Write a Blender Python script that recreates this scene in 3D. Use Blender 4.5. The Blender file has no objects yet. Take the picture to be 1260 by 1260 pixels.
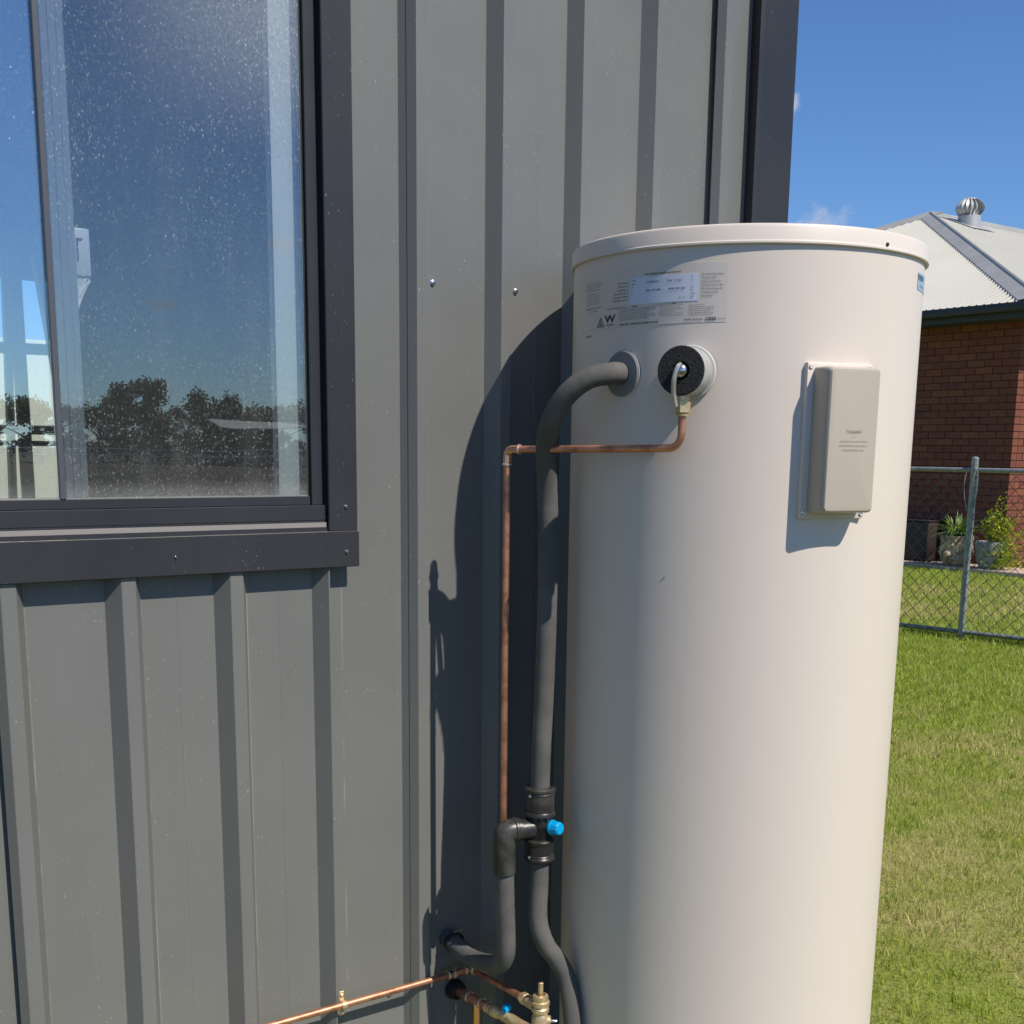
import bpy, bmesh, math, random
import numpy as np
from mathutils import Vector, Matrix
SC = bpy.context.scene
COL = SC.collection
random.seed(7)
RAD = math.radians

# ------------------------------------------------------------------ camera
CAM_POS = Vector((-0.4458, -2.0397, 1.4))
YAW, PITCH, ROLL = 0.6278, -0.1954, 0.0118
fw = Vector((math.sin(YAW)*math.cos(PITCH), math.cos(YAW)*math.cos(PITCH), math.sin(PITCH)))
rt = Vector((math.cos(YAW), -math.sin(YAW), 0))
up = rt.cross(fw)
r2 = rt*math.cos(ROLL) + up*math.sin(ROLL)
u2 = -rt*math.sin(ROLL) + up*math.cos(ROLL)
cam = bpy.data.cameras.new('camera')
cam.sensor_fit = 'HORIZONTAL'; cam.sensor_width = 36; cam.lens = 1501.64/1260*36
cam.shift_x = -0.0019; cam.shift_y = 0.1744
cam.clip_start = 0.05; cam.clip_end = 2000
camo = bpy.data.objects.new('camera', cam); COL.objects.link(camo)
camo.matrix_world = Matrix(((r2.x, u2.x, -fw.x, CAM_POS.x), (r2.y, u2.y, -fw.y, CAM_POS.y),
                            (r2.z, u2.z, -fw.z, CAM_POS.z), (0, 0, 0, 1)))
SC.camera = camo

# ------------------------------------------------------------------ sun, sky, exposure
SUN = Vector((0.24, -1.0, 1.19)).normalized()
sun = bpy.data.lights.new('sun', 'SUN'); sun.energy = 4.9; sun.angle = RAD(0.53); sun.color = (1.0, 0.925, 0.82)
suno = bpy.data.objects.new('sun', sun); COL.objects.link(suno)
suno.rotation_euler = SUN.to_track_quat('Z', 'Y').to_euler()
world = bpy.data.worlds.new('World'); SC.world = world; world.use_nodes = True
SC.view_settings.view_transform = 'Standard'; SC.view_settings.look = 'None'
SC.view_settings.exposure = 0.0; SC.view_settings.gamma = 1.0; SC.view_settings.use_curve_mapping = False


class NT:
    """small helper to write node trees"""
    def __init__(s, tree): s.t = tree
    def n(s, typ, **kw):
        nd = s.t.nodes.new(typ)
        for k, v in kw.items():
            if k.startswith('i_'):
                key = k[2:]
                key = int(key) if key.isdigit() else key.replace('_', ' ')
                nd.inputs[key].default_value = v
            else: setattr(nd, k, v)
        return nd
    def l(s, a, b): s.t.links.new(a, b)
    def math(s, op, a, b=None, c=None, clamp=False):
        nd = s.t.nodes.new('ShaderNodeMath'); nd.operation = op; nd.use_clamp = clamp
        for i, v in enumerate((a, b, c)):
            if v is None: continue
            if isinstance(v, (int, float)): nd.inputs[i].default_value = v
            else: s.l(v, nd.inputs[i])
        return nd.outputs[0]
    def mix(s, f, a, b, blend='MIX'):
        nd = s.t.nodes.new('ShaderNodeMix'); nd.data_type = 'RGBA'; nd.blend_type = blend
        for i, v in ((0, f), (6, a), (7, b)):
            if isinstance(v, (int, float)): nd.inputs[i].default_value = v
            elif isinstance(v, (tuple, list)): nd.inputs[i].default_value = (*v[:3], 1)
            else: s.l(v, nd.inputs[i])
        return nd.outputs[2]
    def noise(s, vec, scale, detail=2, rough=.5, out=0):
        nd = s.t.nodes.new('ShaderNodeTexNoise'); nd.inputs['Scale'].default_value = scale
        nd.inputs['Detail'].default_value = detail; nd.inputs['Roughness'].default_value = rough
        if vec is not None: s.l(vec, nd.inputs['Vector'])
        return nd.outputs[out]
    def ramp(s, f, pts):
        nd = s.t.nodes.new('ShaderNodeValToRGB'); e = nd.color_ramp.elements
        while len(e) < len(pts): e.new(0.5)
        for el, (p, c) in zip(e, pts):
            el.position = p; el.color = (*c, 1) if isinstance(c, (tuple, list)) else (c, c, c, 1)
        s.l(f, nd.inputs[0]); return nd.outputs[0]
    def maprange(s, f, a, b, c=0., d=1., smooth=True):
        nd = s.t.nodes.new('ShaderNodeMapRange'); nd.interpolation_type = 'SMOOTHSTEP' if smooth else 'LINEAR'
        s.l(f, nd.inputs[0])
        for i, v in zip((1, 2, 3, 4), (a, b, c, d)): nd.inputs[i].default_value = v
        return nd.outputs[0]
    def scale(s, vec, v):
        nd = s.t.nodes.new('ShaderNodeMapping'); nd.inputs['Scale'].default_value = v; s.l(vec, nd.inputs[0]); return nd.outputs[0]


W = NT(world.node_tree)
bg = world.node_tree.nodes['Background']
sky = W.n('ShaderNodeTexSky', sky_type='NISHITA')
sky.sun_disc = False; sky.sun_elevation = math.asin(SUN.z); sky.sun_rotation = math.atan2(SUN.x, SUN.y)
sky.air_density = 1.0; sky.dust_density = 0.1; sky.ozone_density = 2.5; sky.altitude = 200
tint = W.mix(1.0, sky.outputs[0], (0.86, 1.21, 1.68), 'MULTIPLY')
tc = W.n('ShaderNodeTexCoord')
d = tc.outputs['Generated']
cn = W.noise(d, 26, 6, .62)
cn2 = W.noise(d, 90, 4, .6)
cloud = None
# small fair-weather clouds: direction, half-size, squash
for (dx, dy, dz), size, sq in (((.741, .649, .163), .030, 1.5), ((.713, .655, .249), .010, 1.0),
                               ((.346, -.933, .104), .016, 2.8), ((.427, -.892, .151), .016, 2.4),
                               ((-.55, -.78, .28), .07, 2.2), ((.98, -.10, .17), .09, 2.6), ((-.86, .45, .22), .08, 2.4),
                               ((.10, .97, .20), .09, 2.6), ((.72, -.62, .30), .06, 2.4)):
    v = Vector((dx, dy, dz)).normalized()
    sb = W.n('ShaderNodeVectorMath', operation='SUBTRACT'); W.l(d, sb.inputs[0]); sb.inputs[1].default_value = v
    mu = W.n('ShaderNodeVectorMath', operation='MULTIPLY'); W.l(sb.outputs[0], mu.inputs[0]); mu.inputs[1].default_value = (1, 1, sq)
    ln = W.n('ShaderNodeVectorMath', operation='LENGTH'); W.l(mu.outputs[0], ln.inputs[0])
    f = W.math('SUBTRACT', 1.0, W.math('DIVIDE', ln.outputs['Value'], size))
    f = W.math('ADD', f, W.math('MULTIPLY', W.math('SUBTRACT', cn, .5), 2.6))
    f = W.math('ADD', f, W.math('MULTIPLY', W.math('SUBTRACT', cn2, .5), 1.2))
    f = W.maprange(f, 0.0, 0.9)
    cloud = f if cloud is None else W.math('MAXIMUM', cloud, f)
cloud = W.math('MULTIPLY', cloud, .72)
W.l(W.mix(cloud, tint, (8.2, 8.4, 9.2)), bg.inputs[0])
bg.inputs[1].default_value = 0.074

# ------------------------------------------------------------------ object helpers
def tag(o, label=None, cat=None, group=None, kind=None):
    if label: o['label'] = label
    if cat: o['category'] = cat
    if group: o['group'] = group
    if kind: o['kind'] = kind
    return o

def thing(name, label, cat, loc=(0, 0, 0), group=None):
    o = bpy.data.objects.new(name, None); o.location = loc; COL.objects.link(o); o.empty_display_size = .1
    return tag(o, label, cat, group)

def addmesh(name, me, parent=None, label=None, cat=None, group=None, kind=None):
    o = bpy.data.objects.new(name, me); COL.objects.link(o)
    if parent is not None:
        o.parent = parent
        o.matrix_parent_inverse = Matrix.Translation(-Vector(parent.location))   # every Empty's own location is its world place
    return tag(o, label, cat, group, kind)


class MB:
    """mesh builder in world coordinates"""
    def __init__(s): s.v = []; s.f = []; s.sm = []
    def add(s, vs, fs, smooth=False):
        b = len(s.v); s.v += [tuple(v) for v in vs]; s.f += [tuple(b+i for i in f) for f in fs]; s.sm += [smooth]*len(fs)
    def box(s, a, b, M=None):
        x0, y0, z0 = a; x1, y1, z1 = b
        vs = [Vector(p) for p in ((x0,y0,z0),(x1,y0,z0),(x1,y1,z0),(x0,y1,z0),(x0,y0,z1),(x1,y0,z1),(x1,y1,z1),(x0,y1,z1))]
        if M is not None: vs = [M @ v for v in vs]
        s.add(vs, [(0,3,2,1),(4,5,6,7),(0,1,5,4),(1,2,6,5),(2,3,7,6),(3,0,4,7)])
    def bbox(s, a, b, bev, M=None, seg=2, smooth=True):
        """bevelled box"""
        bm = bmesh.new(); bmesh.ops.create_cube(bm, size=1)
        for v in bm.verts:
            v.co = Vector([(a[i]+b[i])/2 + v.co[i]*(b[i]-a[i]) for i in range(3)])
        bmesh.ops.bevel(bm, geom=bm.edges[:], offset=bev, segments=seg, profile=.5, affect='EDGES')
        bm.verts.index_update()
        s.add([(M @ v.co) if M is not None else v.co for v in bm.verts], [[v.index for v in f.verts] for f in bm.faces], smooth)
        bm.free()
    def tube(s, pts, r, seg=16, caps=True, smooth=True, wave=0.):
        pts = [Vector(p) for p in pts]; n = len(pts)
        rr = r if isinstance(r, (list, tuple)) else [r]*n
        t0 = (pts[1]-pts[0]).normalized()
        a = Vector((0, 0, 1)) if abs(t0.z) < .9 else Vector((1, 0, 0))
        nx = t0.cross(a).normalized(); vs = []
        for i, p in enumerate(pts):
            wob = 1+wave*(math.sin(i*1.9)+.7*math.sin(i*3.7+1))
            t = (pts[min(i+1, n-1)]-pts[max(i-1, 0)]).normalized()
            nx = (nx - t*nx.dot(t)).normalized(); ny = t.cross(nx)
            for k in range(seg):
                an = 2*math.pi*k/seg
                vs.append(p + (nx*math.cos(an)+ny*math.sin(an))*rr[i]*wob)
        fs = [(i*seg+k, i*seg+(k+1) % seg, (i+1)*seg+(k+1) % seg, (i+1)*seg+k) for i in range(n-1) for k in range(seg)]
        s.add(vs, fs, smooth)
        if caps:
            s.add(vs[:seg], [tuple(range(seg))[::-1]]); s.add(vs[-seg:], [tuple(range(seg))])
    def lathe(s, o, ax, prof, seg=32, smooth=True, sharp=True):
        """prof: list of (t along axis, radius); each strip gets own verts when sharp"""
        o = Vector(o); ax = Vector(ax).normalized()
        a = Vector((0, 0, 1)) if abs(ax.z) < .9 else Vector((1, 0, 0))
        nx = ax.cross(a).normalized(); ny = ax.cross(nx)
        ring = lambda t, r: [o+ax*t+(nx*math.cos(2*math.pi*k/seg)+ny*math.sin(2*math.pi*k/seg))*r for k in range(seg)]
        for (t0, r0), (t1, r1) in zip(prof[:-1], prof[1:]):
            s.add(ring(t0, r0)+ring(t1, r1), [(k, (k+1) % seg, seg+(k+1) % seg, seg+k) for k in range(seg)], smooth)
    def build(s, name, mat, parent=None, label=None, cat=None, group=None, kind=None, weld=True):
        me = bpy.data.meshes.new(name)
        me.from_pydata(s.v, [], s.f)
        me.polygons.foreach_set('use_smooth', s.sm)
        bm = bmesh.new(); bm.from_mesh(me)
        if weld: bmesh.ops.remove_doubles(bm, verts=bm.verts[:], dist=1e-5)
        bmesh.ops.recalc_face_normals(bm, faces=bm.faces[:])
        for e in bm.edges:
            if len(e.link_faces) == 2 and e.calc_face_angle(0) > RAD(32): e.smooth = False
        bm.to_mesh(me); bm.free()
        me.materials.append(mat)
        return addmesh(name, me, parent, label, cat, group, kind)

def curve(pts, n=8):
    """Catmull-Rom through points"""
    P = [Vector(p) for p in pts]; P = [P[0]*2-P[1]]+P+[P[-1]*2-P[-2]]; out = []
    for i in range(1, len(P)-2):
        for k in range(n):
            t = k/n; a, b, c, d_ = P[i-1:i+3]
            out.append(.5*((2*b)+(-a+c)*t+(2*a-5*b+4*c-d_)*t*t+(-a+3*b-3*c+d_)*t**3))
    out.append(P[-2]); return out

def fillet(pts, r, n=8):
    """polyline with rounded corners"""
    P = [Vector(p) for p in pts]; out = [P[0]]
    rs = r if isinstance(r, (list, tuple)) else [r]*len(P)
    for i in range(1, len(P)-1):
        a = (P[i-1]-P[i]); b = (P[i+1]-P[i]); d_ = min(rs[i], a.length*.49, b.length*.49)
        s_ = P[i]+a.normalized()*d_; e = P[i]+b.normalized()*d_
        for k in range(n+1):
            t = k/n; out.append(s_*(1-t)**2+P[i]*2*t*(1-t)+e*t*t)
    out.append(P[-1]); return out

# ------------------------------------------------------------------ materials
def mat(name, color, rough=.5, metal=0., spec=.5, bump=None, var=None, coat=0.):
    m = bpy.data.materials.new(name); m.use_nodes = True; T = NT(m.node_tree)
    b = m.node_tree.nodes['Principled BSDF']
    b.inputs['Base Color'].default_value = (*color, 1); b.inputs['Roughness'].default_value = rough
    b.inputs['Metallic'].default_value = metal; b.inputs['Specular IOR Level'].default_value = spec
    b.inputs['Coat Weight'].default_value = coat
    if var or bump:
        tc = T.n('ShaderNodeTexCoord').outputs['Object']
    if var:                                             # (scale, amount, second colour)
        sc_, lo, hi, c2 = var
        f = T.maprange(T.noise(tc, sc_, 4, .6), lo, hi)
        T.l(T.mix(f, color, c2), b.inputs['Base Color'])
    if bump:
        bn = T.n('ShaderNodeBump', i_Strength=bump[1], i_Distance=bump[2] if len(bump) > 2 else .002)
        T.l(T.noise(tc, bump[0], 4, .6), bn.inputs['Height']); T.l(bn.outputs[0], b.inputs['Normal'])
    return m

def steel_mat(name, color, rough, dust=(.23, .22, .185), amt=1., speck=True, zfade=True, spec=.5):
    """painted sheet metal: faint vertical streaks, dust that thickens low down, pale specks"""
    m = mat(name, color, rough, spec=spec); T = NT(m.node_tree); b = m.node_tree.nodes['Principled BSDF']
    g = T.n('ShaderNodeNewGeometry').outputs['Position']
    streak = T.noise(T.scale(g, (60, 60, 1.2)), 1, 3, .6)
    blot = T.noise(g, 3.2, 4, .6)
    sep = T.n('ShaderNodeSeparateXYZ'); T.l(g, sep.inputs[0])
    low = T.maprange(sep.outputs[2], 1.9, .1, .06, .38) if zfade else .12
    f = T.math('MULTIPLY', low, T.math('ADD', T.math('MULTIPLY', streak, .7), T.math('MULTIPLY', blot, .9)))
    f = T.math('MULTIPLY', f, amt, clamp=True)
    c = T.mix(f, color, dust)
    if speck:
        big = T.maprange(T.noise(g, 9, 3, .6), .42, .62)
        for sc_, th, st in ((190, .26, .34), (105, .17, .5), (42, .07, .8)):
            vo = T.n('ShaderNodeTexVoronoi', i_Scale=sc_, i_Randomness=1.0); T.l(T.scale(g, (1, 1, .6)), vo.inputs['Vector'])
            k = T.maprange(vo.outputs['Distance'], th, th*.4)
            rs = T.maprange(T.n('ShaderNodeSeparateColor').outputs[0], 0, 1) if False else None
            sc2 = T.n('ShaderNodeSeparateColor'); T.l(vo.outputs['Color'], sc2.inputs[0])
            on = T.math('GREATER_THAN', sc2.outputs[0], .84)
            k = T.math('MULTIPLY', T.math('MULTIPLY', k, on), T.math('MULTIPLY', big, st if spec > .4 else st*.5))
            c = T.mix(k, c, (.50, .48, .42))
    if name.startswith('grey_cladding'):                   # pale edge highlight, with dust, painted along the foot of each rib
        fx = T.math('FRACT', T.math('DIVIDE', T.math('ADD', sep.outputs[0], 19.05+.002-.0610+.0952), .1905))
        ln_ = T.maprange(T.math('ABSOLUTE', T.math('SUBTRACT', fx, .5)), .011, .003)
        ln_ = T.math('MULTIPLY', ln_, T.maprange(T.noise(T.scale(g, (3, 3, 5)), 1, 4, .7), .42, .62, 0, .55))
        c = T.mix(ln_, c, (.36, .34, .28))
    T.l(c, b.inputs['Base Color'])
    T.l(T.maprange(blot, .3, .7, rough-.05, rough+.12), b.inputs['Roughness'])
    bn = T.n('ShaderNodeBump', i_Strength=.12 if spec > .4 else .03, i_Distance=.004)
    T.l(T.noise(T.scale(g, (7, 7, 1.6)), 1, 2, .5), bn.inputs['Height']); T.l(bn.outputs[0], b.inputs['Normal'])
    return m

M = {}
M['clad'] = steel_mat('grey_cladding_paint', (.144, .148, .143), .46)
M['trim'] = steel_mat('charcoal_trim_paint', (.024, .026, .032), .42, dust=(.12, .11, .10), amt=.6, spec=.35)
M['alu'] = steel_mat('charcoal_aluminium', (.026, .028, .034), .38, dust=(.14, .13, .12), amt=.5, spec=.35, speck=False)
M['dust_highlight'] = mat('sill_dust_and_highlight', (.27, .25, .23), .85)
M['gasket'] = mat('black_rubber', (.012, .012, .013), .6)
M['tank'] = mat('cream_enamel', (.715, .625, .535), .38, spec=.45, bump=(2.2, .05, .01))
M['lid'] = mat('cream_lid', (.725, .638, .552), .40, spec=.45)
M['cover'] = mat('beige_plastic', (.490, .425, .340), .42)
M['copper'] = mat('weathered_copper', (.70, .34, .21), .42, metal=.8, var=(34, .42, .66, (.46, .20, .12)))
M['copper_new'] = mat('bright_copper', (.86, .48, .30), .26, metal=1.)
M['solder'] = mat('solder_ring', (.82, .66, .55), .35, metal=.8)
M['brass'] = mat('brass', (.80, .62, .36), .42, metal=.7, var=(60, .4, .65, (.62, .46, .25)))
M['foam'] = mat('grey_pipe_foam', (.088, .086, .080), .85, bump=(160, .25, .002), var=(9, .42, .62, (.120, .116, .106)))
M['foamface'] = mat('cut_foam_face', (.018, .018, .019), .9, bump=(260, .9, .003), var=(240, .55, .75, (.07, .07, .07)))
M['foil'] = mat('foil_tape', (.42, .42, .41), .5, metal=.35, bump=(45, .3, .003), var=(30, .4, .7, (.52, .52, .50)))
M['blackplastic'] = mat('black_plastic', (.024, .0235, .022), .38, bump=(90, .12, .002), var=(18, .45, .7, (.070, .067, .058)))
M['blue'] = mat('blue_plastic_cap', (.0, .36, .72), .35)
M['chrome'] = mat('bright_metal', (.72, .72, .72), .22, metal=1.)
M['zinc'] = mat('galvanised_steel', (.31, .33, .33), .5, metal=.35, var=(30, .35, .7, (.19, .21, .21)))
M['pane_grey'] = mat('grey_plastic_disc', (.20, .205, .205), .5)
M['roof'] = mat('pale_roof_steel', (.56, .53, .44), .6, spec=.25, var=(1.4, .35, .7, (.50, .48, .41)))
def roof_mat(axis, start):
    """pale sheet with shade lines painted into the bottom of each corrugation"""
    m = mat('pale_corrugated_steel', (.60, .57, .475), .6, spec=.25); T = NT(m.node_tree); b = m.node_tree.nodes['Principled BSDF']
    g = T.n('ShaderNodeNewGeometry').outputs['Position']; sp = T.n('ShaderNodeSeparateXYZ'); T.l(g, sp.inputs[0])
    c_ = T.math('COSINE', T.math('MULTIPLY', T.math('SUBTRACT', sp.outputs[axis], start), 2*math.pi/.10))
    k = T.math('MULTIPLY', T.maprange(c_, .1, -.9), T.maprange(T.noise(g, 1.6, 4, .6), .3, .6, .45, .95))  # dark stripes stand for the shade between corrugations
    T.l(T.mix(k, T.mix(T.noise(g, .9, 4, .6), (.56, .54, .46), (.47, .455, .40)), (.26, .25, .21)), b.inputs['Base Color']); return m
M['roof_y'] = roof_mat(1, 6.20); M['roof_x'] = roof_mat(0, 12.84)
M['hip'] = mat('grey_hip_capping', (.33, .33, .31), .55, spec=.3, var=(3, .4, .7, (.38, .38, .36)))
M['gutter'] = mat('black_gutter', (.022, .025, .024), .4)
M['soffit'] = mat('dark_blue_eave', (.030, .040, .055), .6)
M['mortar'] = mat('brown_mortar', (.085, .034, .022), .9, bump=(60, .4, .004))
M['slab'] = mat('concrete', (.32, .31, .29), .85, bump=(30, .3, .004), var=(6, .35, .7, (.26, .25, .23)))
M['paver'] = mat('pink_concrete_path', (.50, .37, .28), .85, var=(5, .4, .7, (.42, .31, .23)))
M['white'] = mat('white_plaster', (.84, .85, .83), .6, var=(6, .4, .7, (.80, .81, .79)))
M['interior'] = mat('dark_lining', (.035, .036, .036), .8)
M['intfloor'] = mat('room_floor', (.10, .095, .09), .7)
M['darkframe'] = mat('dark_metal_rail', (.035, .035, .038), .5)
M['cream'] = mat('cream_panel', (.80, .74, .58), .6, var=(1.2, .4, .7, (.74, .69, .55)))
M['bark'] = mat('grey_bark', (.16, .13, .10), .9, bump=(12, .6, .02), var=(4, .4, .7, (.10, .08, .06)))
M['print'] = mat('black_print', (.025, .025, .025), .6)
M['printgrey'] = mat('grey_print', (.13, .13, .125), .6)
M['printfaint'] = mat('faint_print', (.30, .25, .20), .6)
M['labelbody'] = mat('clear_label_film', (.680, .605, .525), .28, spec=.5)
M['labelwhite'] = mat('white_label_panel', (.68, .71, .80), .35)
M['sticker'] = mat('blue_grey_sticker', (.34, .44, .52), .3)
M['stickerdark'] = mat('navy_print', (.05, .08, .14), .4)
M['brownbox'] = mat('dark_brown_plastic', (.030, .016, .013), .6)
M['stone'] = mat('sandstone_pot', (.50, .38, .27), .85, bump=(40, .6, .01), var=(12, .45, .6, (.20, .15, .11)))
M['stonegrey'] = mat('grey_glazed_pot', (.16, .17, .18), .45, var=(22, .42, .62, (.30, .31, .32)))
M['shade'] = mat('farm_shed_shade', (.03, .035, .038), .8)  # near-black colour stands for the shade under the farm shed roof
M['farmroof'] = mat('faded_iron_roof', (.28, .26, .25), .7)
M['rail'] = mat('pale_rail_paint', (.50, .50, .50), .6)
M['web'] = mat('dusty_web', (.62, .62, .60), .9)

def leaf_mat(name, c1, c2, c3=None, sc_=1.2, trans=.35):
    m = bpy.data.materials.new(name); m.use_nodes = True; T = NT(m.node_tree)
    b = m.node_tree.nodes['Principled BSDF']; out = m.node_tree.nodes['Material Output']
    g = T.n('ShaderNodeNewGeometry')
    f = T.math('ADD', T.math('MULTIPLY', g.outputs['Random Per Island'], .55), T.math('MULTIPLY', T.noise(g.outputs['Position'], sc_, 3, .6), .6))
    pts = [(.25, c1), (.75, c2)] if c3 is None else [(.2, c1), (.6, c2), (.95, c3)]
    c = T.ramp(f, pts); T.l(c, b.inputs['Base Color']); b.inputs['Roughness'].default_value = .55
    b.inputs['Specular IOR Level'].default_value = .3
    tr = T.n('ShaderNodeBsdfTranslucent'); T.l(T.mix(1., c, (1.2, 1.3, .6), 'MULTIPLY'), tr.inputs[0])
    mx = T.n('ShaderNodeMixShader'); mx.inputs[0].default_value = trans
    T.l(b.outputs[0], mx.inputs[1]); T.l(tr.outputs[0], mx.inputs[2]); T.l(mx.outputs[0], out.inputs[0])
    return m
M['gum'] = leaf_mat('gum_leaves', (.030, .045, .022), (.075, .095, .045))
M['spider'] = leaf_mat('strap_leaves', (.05, .12, .03), (.16, .26, .07), (.42, .46, .20), 6)
M['yellowleaf'] = leaf_mat('yellow_green_leaves', (.10, .20, .02), (.34, .38, .03), (.55, .50, .05), 6)

def ground_colour(T, pos):
    """lawn colour by place: green patches and dry straw patches"""
    sep = T.n('ShaderNodeSeparateXYZ'); T.l(pos, sep.inputs[0])
    big = T.noise(pos, .55, 4, .6); mid = T.noise(pos, 3.2, 4, .65)
    # x+y grows away from the shed corner: lush strip by the fence, drier band in front of it
    dist = T.math('ADD', T.math('MULTIPLY', sep.outputs[0], .6), T.math('MULTIPLY', sep.outputs[1], .8))
    dry = T.math('MULTIPLY', T.maprange(dist, 1.0, 1.9), T.maprange(dist, 5.2, 3.6))
    dry2 = T.math('MULTIPLY', T.maprange(dist, 7.8, 9.0), T.maprange(dist, 12.2, 10.8))
    dr = T.math('ADD', T.math('ADD', T.math('MULTIPLY', T.math('MAXIMUM', dry, dry2),   .26), .20), T.math('MULTIPLY', T.math('SUBTRACT', big, .5), 1.0))
    dr = T.math('ADD', dr, T.math('MULTIPLY', T.math('SUBTRACT', mid, .5), 1.3))
    return T.maprange(dr, .05, .85)

def grass_mat():
    m = bpy.data.materials.new('grass_blades'); m.use_nodes = True; T = NT(m.node_tree)
    b = m.node_tree.nodes['Principled BSDF']; out = m.node_tree.nodes['Material Output']
    g = T.n('ShaderNodeNewGeometry')
    dr = ground_colour(T, g.outputs['Position'])
    rnd = g.outputs['Random Per Island']
    isdry = T.math('GREATER_THAN', T.math('ADD', dr, T.math('MULTIPLY', rnd, .75)), 1.02)
    green = T.ramp(rnd, [(.0, (.200, .275, .030)), (.5, (.36, .44, .052)), (1., (.54, .58, .11))])
    straw = T.ramp(rnd, [(.0, (.42, .38, .10)), (1., (.66, .60, .23))])
    c = T.mix(isdry, green, straw)
    T.l(c, b.inputs['Base Color']); b.inputs['Roughness'].default_value = .5; b.inputs['Specular IOR Level'].default_value = .35
    tr = T.n('ShaderNodeBsdfTranslucent'); T.l(c, tr.inputs[0])
    mx = T.n('ShaderNodeMixShader'); mx.inputs[0].default_value = .38
    T.l(b.outputs[0], mx.inputs[1]); T.l(tr.outputs[0], mx.inputs[2]); T.l(mx.outputs[0], out.inputs[0])
    return m
M['grass'] = grass_mat()

def soil_mat():
    m = bpy.data.materials.new('lawn_ground'); m.use_nodes = True; T = NT(m.node_tree)
    b = m.node_tree.nodes['Principled BSDF']
    g = T.n('ShaderNodeNewGeometry').outputs['Position']
    dr = ground_colour(T, g)
    fine = T.noise(g, 60, 4, .7)
    green = T.mix(fine, (.14, .18, .028), (.33, .38, .07))
    dry = T.mix(fine, (.26, .23, .08), (.50, .43, .18))
    c = T.mix(dr, green, dry)
    sep = T.n('ShaderNodeSeparateXYZ'); T.l(g, sep.inputs[0])
    edge = T.math('ADD', T.math('ADD', sep.outputs[0], T.math('MULTIPLY', sep.outputs[1], .6)), T.math('MULTIPLY', T.math('SUBTRACT', T.noise(g, 1.7, 4, .6), .5), 1.6))
    far = T.math('MULTIPLY', T.maprange(edge, .9, -.1), T.maprange(sep.outputs[1], -.75, -1.0))       # dry paddock behind the camera; unseen dark near part added to cut bounce
    pad = T.mix(T.noise(g, .6, 5, .65), (.045, .038, .026), (.095, .080, .052))
    c = T.mix(far, c, pad)
    T.l(c, b.inputs['Base Color']); b.inputs['Roughness'].default_value = .95; b.inputs['Specular IOR Level'].default_value = .1
    bn = T.n('ShaderNodeBump', i_Strength=.8, i_Distance=.02); T.l(fine, bn.inputs['Height']); T.l(bn.outputs[0], b.inputs['Normal'])
    return m
M['soil'] = soil_mat()

def brick_mat():
    m = bpy.data.materials.new('brown_brick'); m.use_nodes = True; T = NT(m.node_tree)
    b = m.node_tree.nodes['Principled BSDF']
    g = T.n('ShaderNodeNewGeometry')
    oi = T.n('ShaderNodeObjectInfo').outputs['Random']
    f = T.math('FRACT', T.math('ADD', oi, g.outputs['Random Per Island']))
    c = T.ramp(f, [(.0, (.165, .046, .026)), (.3, (.20, .058, .029)), (.55, (.175, .052, .032)), (.8, (.235, .076, .031)), (1., (.15, .048, .034))])
    n = T.noise(g.outputs['Position'], 28, 4, .65)
    c = T.mix(T.maprange(n, .35, .7, 0, .45), c, (.12, .042, .026))
    T.l(c, b.inputs['Base Color']); b.inputs['Roughness'].default_value = .85
    bn = T.n('ShaderNodeBump', i_Strength=.5, i_Distance=.004); T.l(T.noise(g.outputs['Position'], 120, 3, .6), bn.inputs['Height']); T.l(bn.outputs[0], b.inputs['Normal'])
    return m
M['brick'] = brick_mat()

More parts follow.
